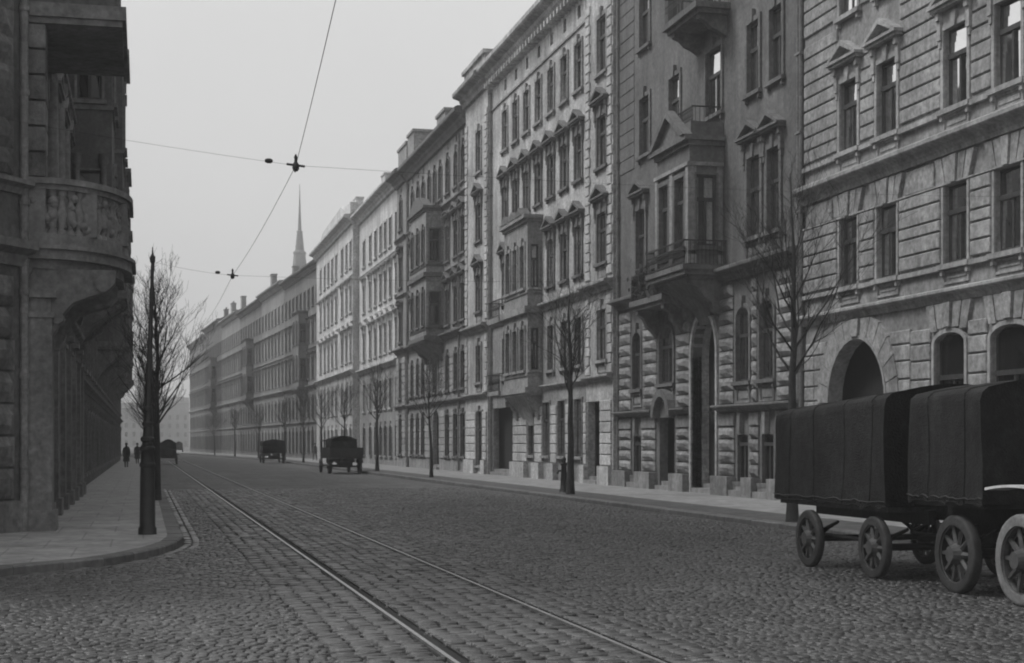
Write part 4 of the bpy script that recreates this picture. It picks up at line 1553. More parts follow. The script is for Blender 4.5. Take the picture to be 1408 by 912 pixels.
# upper oriel and second oriel
by = L1.bay(19.6, 23.9, 10.85, 20.8, 1.85, [(12.6, 14.9), (17.0, 19.0)], [(u(35.2), 1.0)], cw=.8, lvl=1, corbel=False)
L1.bay(2.6, 6.6, 7.4, 20.8, 1.4, [(8.2, 10.4), (12.6, 14.9), (17.0, 19.0)], [(3.6, .9), (5.6, .9)], cw=.75, lvl=1)
for (uu, ww_) in ((6.75, .35), (6.75, 1.15), (24.02, .4), (24.02, 1.45)):
    q = MB()
    z0 = 7.9 if uu < 10 else 12.0
    q.lathe([(.15, z0), (.15, z0 + .3), (.1, z0 + .4), (.09, z0 + 2.6), (.15, z0 + 2.75), (.15, z0 + 3.0)], 8, uu, ww_)
    L1.part('colonnette', q, 'trimL', smooth=True)
# splayed corner face towards the crossing
PHI = R(-35)
def corner(name, mb, mat):
    return inst(name, mb.mesh(name, mat), L1.root, (24.0, 0, 0), PHI)
q = MB()
ops = []
tile(q, 0, 12, .1, 22, ops, .3, lambda a, b, n: (a, n, b))
corner('wall', q, 'stuccoL')
for (z, hh, pp) in ((5.45, .55, .4), (6.9, .3, .3), (11.6, .4, .35), (21.2, .9, .9)):
    q = MB()
    q.prism([(-.02, z), (pp * .3, z), (pp * .45, z + hh * .4), (pp, z + hh * .6), (pp, z + hh * .9), (-.02, z + hh)], .02, 12, 0)
    corner('cornice', q, 'trimL')
q = MB()
q.box(.02, 12, -.02, .12, .1, .75)
corner('plinth', q, 'trimL')
zc = [.78 + .64 * k for k in range(8)] + [6.5] + [7.25 + .55 * k for k in range(8)] + [12.05 + .55 * k for k in range(16)]
for a, b in zip(zc[:-1], zc[1:]):
    if b - a > .66 or b < a:
        continue
    kind_ = 1
    x = .35
    while x < 8:
        L = rnd.uniform(.8, 1.3)
        me = cached(('lb', round(L, 1), kind_, int(a * 10) % 4), lambda: block_mesh(round(L, 1) - .04, b - a - .05, .14, kind_, int(a * 10), 'blockL'))
        c = math.cos(PHI), math.sin(PHI)
        mx = x + L / 2
        inst('stone_block', me, L1.root, (24.0 + mx * c[0], mx * c[1], (a + b) / 2), PHI)
        x += L
q = MB()
q.tube([(24.12, .02, .15), (24.12, .02, 21)], .085, 10)
for z in (1.4, 3.2, 4.9, 6.7, 8.9, 10.6, 12.5, 15):
    q.lathe([(.11, z), (.11, z + .12)], 10, 24.12, .02)
L1.part('downpipe', q, 'pipe', smooth=False)
L1.shell(22, roofh=2, chim=2, seed=2)
L1.finish()

rowsL = [(4.9, 6.9, 'key'), (8.9, 11.2, 'tri'), (13.0, 15.2, 'flat'), (17.0, 19.0, 'key')]
specL = [
    (57.2, 80.0, 19.0, 'stuccoL', 'dark bay-fronted house next past the corner house', [(15.5, 20.0, 7.6, 16.2, 1.6)], [(5.0, 9.0, 8.0)]),
    (80.2, 106.0, 20.0, 'stuccoF3', 'dark balconied house, second past the corner house', [(18.0, 22.5, 7.2, 15.8, 1.5)], [(9, 13.0, 7.6), (3, 6.5, 7.6)]),
    (106.2, 134.0, 20.5, 'stuccoL', 'dark balconied house, third past the corner house', [(20.0, 24.5, 7.6, 16, 1.4)], [(11, 15.0, 7.4), (4, 8, 7.4)]),
    (134.2, 171.5, 20.0, 'stuccoF3', 'dim house, fourth past the corner house', [(28.0, 33, 7.4, 16, 1.4)], [(15, 20.0, 7.4)]),
    (172.0, 215.0, 20.5, 'stuccoF', 'misty house, fifth past the corner house', [], []),
    (215.2, 260.0, 20.0, 'stuccoF3', 'misty house, sixth past the corner house', [], []),
    (260.2, 320.0, 20.5, 'stuccoF', 'misty house behind the bare pavement trees, seventh past the corner house', [], [])]
for i, (a, b, t, m, lab, bays, balcs) in enumerate(specL):
    W = b - a
    n = int(W / 3.1)
    ax = [W * (k + .5) / n for k in range(n)]
    if i > 3:
        ax = ax[::2]
    plain('terraced_house', lab, -1, a, b, bx(XL, b), dict(wall=m, trim='trimL', block='blockL', bay=m), rowsL if i < 4 else rowsL[:3], ax, 1.25, t,
          rot=math.atan(-BEND) if a > 171 else 0, lvl=0, cornices=((4.0, .3, .3), (8.0, .35, .35)), chim=2, seed=60 + i, bays=bays, balcs=balcs, ground=(.7, 3.3), group='house row past the corner house')

# ------------------------------------------------------------------ houses closing the street far off, and the church
for i, (x, y, w, h, lab) in enumerate(((-16, 730, 17, 18, 'faint misty house closing the street, beside the bare trees'), (3, 745, 18, 21, 'faint misty tall house closing the street at its end'), (23, 760, 22, 17, 'faint misty low house closing the street by the long house row'))):
    b = Bld('distant_house', lab, 1, 0, w, x, dict(wall='stuccoF2', trim='stuccoF2', block='stuccoF2'), group='houses closing the far end of the street')
    b.root.location = (x + w, y, 0)
    b.root.rotation_euler = (0, 0, R(180))
    b.patch(0, w, .1, h)
    for a in range(5):
        for z in (1.0, 5, 9, 13):
            b.win(w * (a + .5) / 5, z, z + 2.2, 1.3, None, lvl=0, full=False)
    b.cornice(0, w, h - .6, .6, .6)
    b.shell(h, roofh=2.5, chim=2, seed=i)
    b.finish()

ch = empty('church', (41.2, 425, 0))
tag(ch, 'slender pale church spire rising behind the house roofs', 'church')
q = MB()
q.box(-3.2, 3.2, -3.2, 3.2, -.05, 38)
q.box(-3.5, 3.5, -3.5, 3.5, 36.5, 37.2)
inst('tower', q.mesh('tower', 'spire'), ch)
q = MB()
q.lathe([(.55, 38), (.5, 41), (.6, 41.2), (.02, 45)], 6)
pin = q.mesh('pinnacle', 'spire')
for sx in (-1, 1):
    for sy in (-1, 1):
        inst('pinnacle', pin, ch, (sx * 2.7, sy * 2.7, 0))
q = MB()
q.lathe([(3.2, 38), (2.6, 46), (2.8, 46.2), (2.75, 46.8), (2.2, 47), (1.6, 53), (1.8, 53.2), (1.75, 53.7), (1.25, 54), (.75, 59), (.9, 59.2), (.5, 59.6), (.28, 65), (.14, 69), (.06, 72)], 8)
inst('steeple', q.mesh('steeple', 'spire'), ch)
q = MB()
q.box(-6, 6, 3.2, 34, -.05, 17)
q.prism([(-6.3, 17), (6.3, 17), (0, 25)], 3.2, 34.2, 1)
inst('nave', q.mesh('nave', 'spire'), ch)

# ------------------------------------------------------------------ bare trees
def grow(seed, h, fork, r0, spread, nl=20):
    r = random.Random(seed)
    T, K = MB(), MB()
    # trunk with a leader running through the crown
    n = 12
    pts, rad = [], []
    wx, wy = 0, 0
    for k in range(n + 1):
        t = k / n
        wx += r.gauss(0, .025)
        wy += r.gauss(0, .025)
        pts.append(Vector((wx * t * 2, wy * t * 2, t * h * .9)))
        rad.append(max(.014, r0 * (1 - t) ** .8 * (1.25 if k == 0 else 1)))
    T.tube(pts, rad, 8)
    def leader(t):
        f = t * n
        i = min(int(f), n - 1)
        return pts[i].lerp(pts[i + 1], f - i), rad[i] + (rad[i + 1] - rad[i]) * (f - i)
    def branch(p, d, L, rr, lev):
        ns = 6 if lev < 2 else 4
        P, RR = [p], [rr]
        q = p.copy()
        dd = d.copy()
        kids = []
        for k in range(ns):
            dd = (dd + Vector((r.gauss(0, .13), r.gauss(0, .13), r.gauss(0, .08) + (.10 if lev < 2 else .05)))).normalized()
            q = q + dd * (L / ns)
            P.append(q.copy())
            t = (k + 1) / ns
            RR.append(max(.0036, rr * (1 - .75 * t)))
            kids.append((q.copy(), dd.copy(), RR[-1], t))
        K.tube(P, RR, 4 if lev < 2 else 3)
        if lev < 4:
            nk = (9, 6, 4, 2)[lev] if lev < 4 else 0
            for j in range(nk):
                a, da, ra, t = kids[r.randint(0 if lev else 1, len(kids) - 1)]
                side = Vector((r.gauss(0, 1), r.gauss(0, 1), r.gauss(0, .5))).normalized()
                nd = (da * .95 + side * .62 + Vector((0, 0, .22))).normalized()
                branch(a, nd, L * r.uniform(.32, .6), max(.004, ra * .6), lev + 1)
    f0 = fork / (h * .9)
    for j in range(nl):
        t = f0 + (.80 - f0) * (j / nl) ** 1.1 + r.uniform(-.02, .02)
        p, rr = leader(t)
        a = j * 2.4 + r.uniform(-.4, .4)
        up = 1.05 + .8 * (j / nl)
        d = Vector((math.cos(a), math.sin(a), up)).normalized()
        L = spread * (1.25 - .55 * j / nl) * r.uniform(.85, 1.15)
        branch(p, d, L, rr * .34 + .006, 1)
    return T.mesh('trunk', 'bark', True), K.mesh('crown', 'bark')
TREES = [grow(101, 8.4, 2.3, .12, 1.8, 34), grow(102, 8.8, 3.2, .125, 2.1, 17), grow(103, 8.0, 3.2, .13, 1.7, 16), grow(104, 7.2, 2.9, .10, 1.5, 15)]
def tree(x, y, v, label, group, rot=0, sc=1.0, z=.13):
    o = empty('bare_tree', (x, y, z), rot)
    o.scale = (sc, sc, sc)
    tag(o, label, 'tree', group)
    inst('trunk', TREES[v][0], o, (0, 0, -.03))
    inst('crown', TREES[v][1], o, (0, 0, -.03))
gR, gL = 'bare trees along the kerb by the house row', 'bare trees along the dark houses'
for (x, y, v, rot, sc, lab) in (
    (14.25, 32.87, 1, .4, 1.0, 'bare tree rising behind the canvas-covered trailer'),
    (14.45, 52.45, 2, 1.2, 1.05, 'bare tree standing beside the iron hydrant post'),
    (14.6, 80.2, 3, 2.2, .95, 'slender bare tree before the portal of the oriel house'),
    (14.6, 99.6, 2, .2, 1.0, 'bare tree beside the back of the loaded parked truck'),
    (14.6, 116.0, 3, 3.4, 1.05, 'bare tree between the two parked trucks, closer to the loaded one'),
    (14.5, 131.0, 1, 5.0, .9, 'bare tree between the two parked trucks, in front of the white house'),
    (14.5, 146.0, 3, .9, 1.05, 'bare tree just before the farther parked truck'),
    (14.5, 166.0, 2, 2.9, 1.0, 'hazy bare tree just past the farther parked truck'),
    (bx(14.5, 190), 190, 3, 4.1, 1.0, 'hazy bare tree, second past the farther parked truck'),
    (bx(14.5, 215), 215, 2, 1.1, 1.0, 'hazy bare tree, third past the farther parked truck'),
    (bx(14.5, 242), 242, 3, 2.1, 1.0, 'hazy bare tree, fourth past the farther parked truck')):
    tree(x, y, v, lab, gR, rot, sc)
for (x, y, v, rot, sc, lab) in (
    (.42, 50.0, 0, .3, 1.0, 'tall many-branched bare tree right behind the iron tram pole'),
    (.35, 66.0, 2, 1.7, .95, 'bare tree second in line behind the iron tram pole'),
    (.3, 84.0, 3, 3.3, 1.0, 'bare tree third in line behind the iron tram pole'),
    (.2, 104.0, 2, .6, 1.0, 'bare tree fourth in line behind the iron tram pole'),
    (.2, 126.0, 3, 2.6, 1.0, 'hazy bare tree fifth in line behind the iron tram pole'),
    (.1, 150.0, 1, 4.2, .9, 'hazy bare tree sixth in line behind the iron tram pole')):
    tree(x, y, v, lab, gL, rot, sc)

# ------------------------------------------------------------------ tram pole, hydrant, overhead wires
pole = empty('tram_pole', (.08, 31.26, .13))
pole.scale = (.88, .88, 1)
tag(pole, 'black iron tram pole with thick ringed base on the pavement corner', 'pole')
q = MB()
q.lathe([(.20, -.02), (.20, .12), (.172, .16), (.158, 1.1), (.145, 1.45), (.13, 1.75)], 14)
inst('pole_base', q.mesh('pole_base', 'iron', True), pole)
q = MB()
for z, r_ in ((1.30, .175), (1.62, .165), (1.8, .15), (2.1, .12), (2.4, .10)):
    q.lathe([(r_ - .03, z), (r_, z + .03), (r_, z + .08), (r_ - .03, z + .11)], 14)
inst('collar', q.mesh('collar', 'iron'), pole)
q = MB()
q.tube([(0, 0, 1.7), (.02, 0, 2.4), (.05, 0, 3.6), (.09, 0, 4.6), (.11, 0, 5.3)], [.125, .078, .058, .045, .034], 10)
inst('shaft', q.mesh('shaft', 'iron', True), pole)
q = MB()
q.lathe([(.035, 5.28), (.06, 5.32), (.06, 5.4), (.02, 5.47), (.01, 5.6)], 8, .11, 0)
inst('finial', q.mesh('finial', 'iron'), pole)

hyd = empty('hydrant_post', (14.75, 54.4, .13))
tag(hyd, 'dark iron hydrant post on the pavement beside a bare tree', 'hydrant')
q = MB()
q.lathe([(.17, -.01), (.17, .1), (.14, .15), (.12, .55), (.10, .95), (.13, 1.0), (.13, 1.06), (.06, 1.12)], 10)
inst('body', q.mesh('body', 'iron', True), hyd)
q = MB()
q.lathe([(.06, 1.1), (.09, 1.16), (.08, 1.24), (.02, 1.3)], 8)
q.tube([(.0, 0, .8), (-.2, 0, .78), (-.24, 0, .68)], .035, 6)
inst('spout_and_cap', q.mesh('spout_and_cap', 'iron'), hyd)

def wire(name, pts, label, r=.007, sag=.0, cat='wire'):
    P = []
    for a, b in zip(pts[:-1], pts[1:]):
        a, b = Vector(a), Vector(b)
        for k in range(8):
            t = k / 8
            p = a.lerp(b, t)
            p.z -= sag * 4 * t * (1 - t) * (b - a).length / 20
            P.append(p)
    P.append(Vector(pts[-1]))
    q = MB()
    q.tube(P, r, 5)
    tag(inst(name, q.mesh(name, 'iron')), label, cat)
H1, H2 = (1.88, 19.9, 5.42), (1.82, 33.2, 5.42)
wire('contact_wire', [(1.0, 4, 5.42), H1, H2, (1.75, 47, 5.42), (1.75, 68, 5.42), (1.8, 95, 5.42), (1.7, 140, 5.42), (bx(1.7, 240), 240, 5.42)], 'long overhead tram wire running down the street', .0036, .12)
wire('span_wire', [(-4.5, 29.93, 8.16), H1, (19.3, 30.0, 7.2)], 'nearer cross wire strung from the corner house over the street', .002, .1)
wire('span_wire', [(.19, 31.26, 5.44), H2, (19.3, 36.8, 6.4)], 'farther cross wire strung from the tram pole over the street', .0024, .25)
def hanger(p, label, s):
    o = empty('wire_hanger', p)
    o.scale = (.72, .72, .72)
    tag(o, label, 'wire hanger', 'hangers holding the tram wire')
    q = MB()
    q.lathe([(.035, -.10), (.06, -.06), (.06, .02), (.03, .06), (.025, .12), (.035, .14), (.01, .2)], 8)
    inst('insulator', q.mesh('insulator', 'iron', True), o)
    q = MB()
    q.tube([(-.16, 0, .02), (.16, 0, -.01)], .022, 6)
    q.tube([(0, -.14, -.08), (0, .14, -.08)], .018, 6)
    inst('clamp', q.mesh('clamp', 'iron'), o)
    q = MB()
    q.lathe([(.025, -.07), (.045, -.03), (.045, .03), (.025, .07)], 8, 0, 0, 0)
    inst('strain_insulator', q.mesh('strain_insulator', 'iron', True), o, s)
hanger(H1, 'nearer dark hanger where wires cross against the sky', (-.42, .65, .18))
hanger(H2, 'farther dark hanger where wires cross near the bare tree', (-.45, -.52, .02))

# ------------------------------------------------------------------ vehicles
def wheel(parent, x, y, r, wd, n=12, tyre='tyre', sp='spoke', out=-1, name='wheel'):
    q = MB()
    ri = r * .80
    q.lathe([(ri - .05, -wd * .3), (ri + .01, -wd * .36), (ri + .01, wd * .36), (ri - .05, wd * .3)], 28, 0, 0, 0, False)
    q.lathe([(.10, -wd * .9), (.12, -wd * .5), (.14, -wd * .2), (.14, wd * .5)], 14, 0, 0, 0)
    for k in range(n):
        a = 2 * math.pi * k / n
        c, s_ = math.cos(a), math.sin(a)
        q.tube([(0, .1 * c, .1 * s_), (0, (ri - .02) * c, (ri - .02) * s_)], [.042, .03], 5)
    o = inst(name, q.mesh(name, sp), parent, (x, y, r))
    t = MB()
    t.lathe([(ri - .03, -wd * .48), (r * .9, -wd * .5), (r * .97, -wd * .46), (r, -wd * .28), (r, wd * .28), (r * .97, wd * .46), (r * .9, wd * .5), (ri - .03, wd * .48), (ri - .03, -wd * .48)], 32, 0, 0, 0, False)
    inst('tyre', t.mesh('tyre', tyre, True), o)
    return o

def tilt(parent, w, y0, y1, z0, zr, zf, crown, mat='tilt', seed=1, name='canvas_cover', bows=4, valance=.06):
    """canvas over bows: sides bulge, sag between the bows, arched top; y0 is the end towards the camera"""
    r = random.Random(seed)
    sec = [(-w / 2, 0), (-w / 2, .33), (-w / 2, .66), (-w / 2 * .995, .88), (-w / 2 * .975, .95), (-w / 2 * .90, .995)]
    N, Mn = 26, 9
    q = MB()
    rows = []
    ph = [r.uniform(0, 6) for _ in range(6)]
    for i in range(N + 1):
        t = i / N
        y = y0 + (y1 - y0) * t
        zt = zf + (zr - zf) * t
        bow = abs(math.sin(math.pi * bows * t))
        row = []
        def side(sg):
            o_ = []
            for (x, k) in sec:
                z = z0 + (zt - z0) * k
                bul = (-.030 * bow * math.sin(math.pi * min(k, 1)) + .014 * math.sin(9 * t + ph[0] + k * 4) + .010 * math.sin(23 * t + ph[1] + 3 * k)) * (1 if k < .95 else .3)
                dz = -valance * r.uniform(.2, 1) * abs(math.sin(math.pi * bows * 2 * t + ph[2])) if k == 0 else 0
                o_.append((sg * (abs(x) + bul), y, z + dz))
            return o_
        L = side(-1)
        Rr = side(1)[::-1]
        top = []
        for k in range(1, Mn):
            a = k / Mn
            x = -w / 2 * .90 + w * .90 * a
            z = zt - (zt - z0) * .005 + crown * math.sin(math.pi * a) - .035 * bow * math.sin(math.pi * a)
            top.append((x, y, z))
        rows.append(L + top + Rr)
    W = len(rows[0])
    for row in rows:
        q.v += row
    for i in range(N):
        for k in range(W - 1):
            q.f.append((i * W + k, i * W + k + 1, (i + 1) * W + k + 1, (i + 1) * W + k))
    for i in (0, N):
        q.f.append(tuple(i * W + k for k in range(W)))
    o = inst(name, q.mesh(name, mat, True), parent)
    for i in [int(N * (k + .5) / bows) for k in range(bows)]:      # doubled seams, one per panel
        p = MB()
        p.tube([(a[0] * 1.004, a[1], a[2] + .003) for a in rows[i]], .009, 4)
        inst('seam', p.mesh('seam', mat), o)
    p = MB()        # lashing rope looped along the hem
    pts = []
    for i in range(N + 1):
        a = rows[i][0]
        pts.append((a[0] - .015, a[1], z0 + .05 + .012 * math.sin(i * 1.3) + r.uniform(-.012, .012)))
    p.tube(pts, .008, 4)
    inst('lashing_rope', p.mesh('lashing_rope', 'tyre'), o)
    return o

# trailer and truck standing at the kerb, the truck's front towards the camera
TX, TW = 10.98, 2.1
tr = empty('canvas_trailer', (TX, 21.6, 0))
tag(tr, 'canvas-covered four-wheeled trailer coupled behind the truck', 'trailer')
ty = lambda Y: Y - 21.6
q = MB()
q.box(-TW / 2 + .05, TW / 2 - .05, ty(19.78), ty(23.5), .95, 1.12)
q.box(-TW / 2 + .06, TW / 2 - .06, ty(19.8), ty(23.46), 1.12, 1.2)
inst('bed', q.mesh('bed', 'spoke'), tr)
q = MB()
for sx in (-.42, .42):
    q.box(sx - .05, sx + .05, ty(19.6), ty(23.3), .78, .98)
for Y in (20.2, 22.4):
    q.tube([(-TW / 2 + .1, ty(Y), .44), (TW / 2 - .1, ty(Y), .44)], .05, 8, True)
    for sx in (-.8, .8):
        for k in range(3):      # leaf springs
            L = .62 - .16 * k
            q.tube([(sx, ty(Y) - L, .72 - .05 * k), (sx, ty(Y), .56 - .035 * k), (sx, ty(Y) + L, .72 - .05 * k)], .028, 4)
q.tube([(-.3, ty(20.2), .55), (0, ty(18.9), .62)], .045, 6)
q.tube([(.3, ty(20.2), .55), (0, ty(18.9), .62)], .045, 6)
q.tube([(-.75, ty(22.4), .5), (-.75, ty(20.2), .5)], .03, 6)
q.tube([(.75, ty(22.4), .5), (.75, ty(20.2), .5)], .03, 6)
inst('chassis', q.mesh('chassis', 'chassis'), tr)
tilt(tr, TW + .06, ty(19.7), ty(23.55), 1.04, 2.42, 2.60, .14, seed=2)
for Y in (20.2, 22.4):
    for sx in (-1, 1):
        wheel(tr, sx * (TW / 2 - .07), ty(Y), .44, .11, 10)

tk = empty('canvas_truck', (TX, 17.4, 0))
tag(tk, 'dark canvas-covered truck with pale front tyre and mudguard, cut by the picture edge', 'truck')
ty = lambda Y: Y - 17.4
q = MB()
q.box(-TW / 2 + .02, TW / 2 - .02, ty(17.2), ty(18.95), 1.1, 1.24)
inst('bed', q.mesh('bed', 'truckpaint'), tk)
tilt(tk, TW + .08, ty(17.15), ty(19.0), 1.17, 2.56, 2.6, .14, seed=5, bows=2)
q = MB()
for sx in (-.4, .4):
    q.box(sx - .06, sx + .06, ty(13.5), ty(19.1), .82, 1.1)
for Y in (16.35, 17.95):
    q.tube([(-TW / 2 + .12, ty(Y), .5), (TW / 2 - .12, ty(Y), .5)], .06, 8, True)
    for sx in (-.75, .75):
        for k in range(3):
            L = .6 - .15 * k
            q.tube([(sx, ty(Y) - L, .82 - .05 * k), (sx, ty(Y), .64 - .035 * k), (sx, ty(Y) + L, .82 - .05 * k)], .03, 4)
q.box(-.7, .7, ty(18.3), ty(18.9), .62, .85)
inst('chassis', q.mesh('chassis', 'chassis'), tk)
q = MB()        # open-sided driver's cab, bonnet and radiator
q.box(-.95, .95, ty(15.5), ty(16.0), 1.12, 1.55)
q.box(-.95, .95, ty(16.0), ty(16.08), 1.12, 2.2)
q.box(-1.0, 1.0, ty(14.7), ty(16.12), 2.42, 2.5)
for sx in (-.96, .96):
    q.box(sx - .03, sx + .03, ty(14.72), ty(14.8), 1.1, 2.42)
q.box(-.9, .9, ty(14.7), ty(14.8), 1.1, 1.65)
inst('cab', q.mesh('cab', 'truckpaint'), tk)
q = MB()
q.prism([(-.55, 1.0), (.55, 1.0), (.55, 1.45), (.35, 1.65), (-.35, 1.65), (-.55, 1.45)], ty(13.5), ty(14.7), 1)
inst('bonnet', q.mesh('bonnet', 'truckpaint'), tk)
q = MB()
q.box(-.5, .5, ty(13.4), ty(13.49), .9, 1.62)
inst('radiator', q.mesh('radiator', 'railsteel'), tk)
for sx in (-1, 1):
    q = MB()
    cx = sx * (TW / 2 - .05)
    prev = None
    for k in range(11):
        y = ty(16.95) - 1.35 * k / 10
        z = 1.30 + .09 * math.sin(math.pi * (.15 + .75 * k / 10))
        cur = [(cx - .16, y, z), (cx + .16, y, z), (cx + .16, y, z + .03), (cx - .16, y, z + .03)]
        if prev:
            for i in range(4):
                j = (i + 1) % 4
                q.poly([prev[i], prev[j], cur[j], cur[i]])
        prev = cur
    inst('mudguard', q.mesh('mudguard', 'fender', True), tk)
    wheel(tk, sx * (TW / 2 - .1), ty(17.95), .5, .14, 10)
    wheel(tk, sx * (TW / 2 - .06), ty(16.35), .54, .16, 10, 'tyre_pale', 'spoke')
    q = MB()
    q.lathe([(.06, ty(13.5)), (.11, ty(13.42)), (.12, ty(13.3))], 10, sx * .75, 1.35, 1)
    inst('headlamp', q.mesh('headlamp', 'iron'), tk)

def far_truck(x, y, rot, label, load, seed, name='parked_truck'):
    o = empty(name, (x, y, 0), rot)
    tag(o, label, 'truck', 'trucks parked along the kerb by the house row')
    q = MB()
    q.box(-1.05, 1.05, 0, 3.6, .95, 1.1)
    q.box(-1.06, -1.0, 0, 3.6, 1.1, 1.65)
    q.box(1.0, 1.06, 0, 3.6, 1.1, 1.65)
    q.box(-1.0, 1.0, -.02, .04, 1.1, 1.62)
    inst('bed', q.mesh('bed', 'truckpaint'), o)
    if load:
        r = random.Random(seed)
        q = MB()
        for k in range(5):
            cx, cy, cr = r.uniform(-.5, .5), r.uniform(.6, 3), r.uniform(.35, .55)
            q.lathe([(.05, 1.5), (cr, 1.65), (cr * 1.05, 1.85), (cr * .7, 2.2), (.05, 2.32)], 9, cx, cy)
        inst('load', q.mesh('load', 'tilt', True), o)
        tilt(o, 1.7, 1.2, 3.5, 1.5, 2.2, 2.2, .2, seed=seed, name='tarpaulin')
    else:
        tilt(o, 2.14, -.02, 3.6, 1.05, 2.1, 2.15, .15, seed=seed)
    q = MB()
    q.box(-.9, .9, 3.75, 4.7, .95, 1.6)
    q.box(-.95, .95, 3.7, 5.0, 2.05, 2.14)
    for sx in (-.9, .9):
        q.box(sx - .03, sx + .03, 3.75, 3.85, 1.5, 2.06)
        q.box(sx - .03, sx + .03, 4.85, 4.93, 1.5, 2.06)
    q.prism([(-.5, .95), (.5, .95), (.5, 1.4), (.3, 1.58), (-.3, 1.58), (-.5, 1.4)], 4.7, 6.0, 1)
    inst('cab', q.mesh('cab', 'truckpaint'), o)
    q = MB()
    for sx in (-.4, .4):
        q.box(sx - .06, sx + .06, -.2, 6, .72, .95)
    for yy in (.9, 5.2):
        q.tube([(-.9, yy, .46), (.9, yy, .46)], .06, 6, True)
    q.box(-.45, .45, .5, 1.3, .4, .75)
    inst('chassis', q.mesh('chassis', 'chassis'), o)
    for sx in (-1, 1):
        wheel(o, sx * .95, .9, .48, .2, 10)
        wheel(o, sx * .92, 5.2, .46, .14, 10)
        q = MB()
        prev = None
        for k in range(8):
            a = R(20 + 140 * k / 7)
            cur = [(sx * .95 - .14, .9 + .6 * math.cos(a), .48 + .56 * math.sin(a)), (sx * .95 + .14, .9 + .6 * math.cos(a), .48 + .56 * math.sin(a))]
            if prev:
                q.poly([prev[0], prev[1], cur[1], cur[0]])
            prev = cur
        inst('mudguard', q.mesh('mudguard', 'truckpaint'), o)
    return o
far_truck(12.45, 98.0, R(1.5), 'dark loaded truck parked at the kerb in front of the white house, seen from behind', True, 3)
far_truck(12.2, 151.0, R(0), 'farther hazy truck with square canvas cover parked at the kerb, seen from behind', False, 8)

def car(x, y, label, sc=1.0):
    o = empty('motor_car', (x, y, 0))
    o.scale = (sc, sc, sc)
    tag(o, label, 'car', 'cars driving along the tram track')
    q = MB()
    P = [(0, .55), (0, 1.2), (.1, 1.32), (2.3, 1.32), (2.35, 1.28), (3.6, 1.2), (3.7, .6)]
    q.prism([(a, b) for a, b in P], -.68, .68, 0)
    inst('body', q.mesh('body', 'truckpaint'), o)
    tilt(o, 1.3, .05, 2.2, 1.3, 1.85, 1.85, .28, 'tyre', 4, 'folding_hood', 3, .0)
    q = MB()
    q.box(-.35, .35, 2.2, 2.24, 1.45, 1.75)
    inst('rear_window', q.mesh('rear_window', 'glassdark'), o)
    q = MB()
    q.box(-.6, .6, -.25, -.02, .5, .62)
    q.lathe([(.33, -.24), (.36, -.18), (.36, -.08), (.33, -.03)], 16, 0, 1.0, 1)
    inst('spare_wheel', q.mesh('spare_wheel', 'tyre'), o)
    for sx in (-1, 1):
        wheel(o, sx * .72, .55, .38, .13, 10)
        wheel(o, sx * .72, 3.1, .38, .13, 10)
        q = MB()
        q.box(sx * .78 - .12, sx * .78 + .12, .1, 1.05, .8, .86)
        q.box(sx * .78 - .12, sx * .78 + .12, 2.6, 3.6, .8, .86)
        inst('mudguard', q.mesh('mudguard', 'truckpaint'), o)
    return o
car(2.25, 147.5, 'high-roofed dark car driving away on the tram track behind the bare tree', 1.08)
car(7.2, 330.0, 'faint car far down the hazy roadway', 1.1)

# ------------------------------------------------------------------ people far down the pavements
def person_mesh(seed):
    r = random.Random(seed)
    bm = bmesh.new()
    sk = bm.verts.layers.skin.verify()
    def v(co, rad, root=False):
        a = bm.verts.new(co)
        a[sk].radius = (rad[0], rad[1]) if isinstance(rad, tuple) else (rad, rad)
        a[sk].use_root = root
        return a
    st_ = .16 + .06 * r.random()
    pel = v((0, 0, .95), (.15, .12), True)
    chest = v((0, .01, 1.28), (.18, .12))
    sh = v((0, 0, 1.44), (.13, .09))
    nk = v((0, -.01, 1.52), .055)
    hd = v((0, .02, 1.62), (.08, .095))
    tp = v((0, .02, 1.71), (.07, .08))
    E = [(pel, chest), (chest, sh), (sh, nk), (nk, hd), (hd, tp)]
    for sx in (-1, 1):
        a = v((sx * .19, 0, 1.42), .065)
        b = v((sx * .24, -.03 * sx * 2, 1.14), .052)
        c = v((sx * .23, .06 * sx + .06, .9), .042)
        d = v((sx * .22, .07 * sx + .09, .8), .04)
        E += [(sh, a), (a, b), (b, c), (c, d)]
        h_ = v((sx * .09, 0, .88), .095)
        k_ = v((sx * .095, sx * st_ * .6 + .03, .5), .07)
        f_ = v((sx * .095, sx * st_, .09), .045)
        t_ = v((sx * .10, sx * st_ + .15, .05), .04)
        E += [(pel, h_), (h_, k_), (k_, f_), (f_, t_)]
    for e in E:
        bm.edges.new(e)
    me = bpy.data.meshes.new('person')
    bm.to_mesh(me)
    bm.free()
    me.materials.append(MAT['cloth'])
    return me
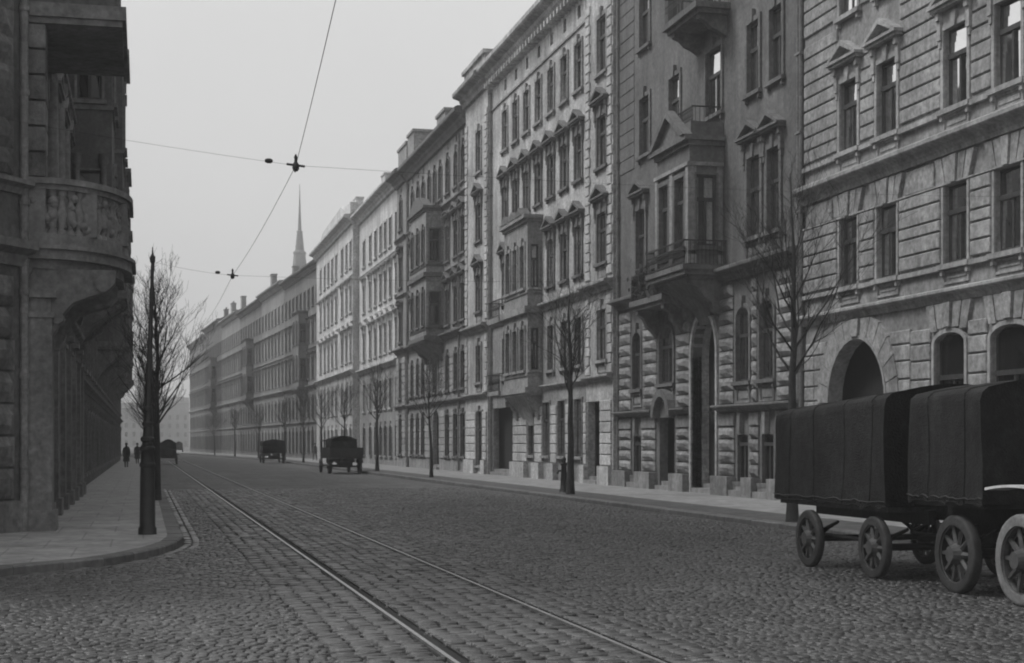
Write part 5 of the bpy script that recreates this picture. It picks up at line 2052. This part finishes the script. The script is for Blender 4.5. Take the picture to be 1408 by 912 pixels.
def person(x, y, rot, label, seed, coat, group='people on the pavements', z=.13):
    me = person_mesh(seed)
    o = inst('person', me, None, (x, y, z), rot)
    m = o.modifiers.new('skin', 'SKIN')
    m.use_smooth_shade = True
    s2 = o.modifiers.new('sub', 'SUBSURF')
    s2.levels = s2.render_levels = 1
    tag(o, label, 'person', group)
    q = MB()
    hem = .45 if coat else .72
    q.lathe([(.25, hem), (.2, .9), (.175, 1.1), (.21, 1.36), (.10, 1.5)], 12)
    c = inst('coat', q.mesh('coat', 'cloth', True), o)
    c.scale = (1.0, .78, 1)
    q = MB()
    q.lathe([(.16, 1.69), (.155, 1.70), (.095, 1.705), (.09, 1.80), (.05, 1.83)], 12, 0, .02)
    inst('hat', q.mesh('hat', 'cloth', True), o)
    q = MB()
    q.lathe([(.02, 1.55), (.078, 1.6), (.085, 1.66), (.07, 1.7)], 10, 0, .035)
    inst('face', q.mesh('face', 'skin', True), o)
    return o
gp = 'people on the pavements'
person(-1.2, 118.0, .1, 'person in a long dark coat walking by the dark house walls, nearest of the walkers', 1, True)
person(-.5, 139.0, 3.2, 'person in dark coat and hat walking mid-pavement between house walls and trees', 2, True)
person(-1.5, 150.0, .2, 'hazy person in dark jacket walking close beside the dark house walls', 3, False)
person(.1, 112.0, 3.0, 'person in dark coat standing among the tree trunks by the kerb', 4, True)
person(16.6, 139.0, 1.2, 'person in dark coat walking before the white house, beside the farther truck', 5, True)
person(17.4, 163.0, 2.4, 'hazy person in dark jacket on the pavement past the farther truck', 6, False)

# ------------------------------------------------------------------ haze
q = MB()
q.box(-110, 140, -12, 900, -1.1, 80)
hz = inst('haze', q.mesh('haze', 'iron'))
hm = bpy.data.materials.new('street_haze')
hm.use_nodes = True
hn = hm.node_tree.nodes
hn.remove(hn['Principled BSDF'])
pv = hn.new('ShaderNodeVolumePrincipled')
pv.inputs['Color'].default_value = (.92, .92, .92, 1)
pv.inputs['Density'].default_value = .0010
pv.inputs['Anisotropy'].default_value = .2
hm.node_tree.links.new(pv.outputs[0], hn['Material Output'].inputs['Volume'])
hz.data.materials.clear()
hz.data.materials.append(hm)
tag(hz, kind='stuff')
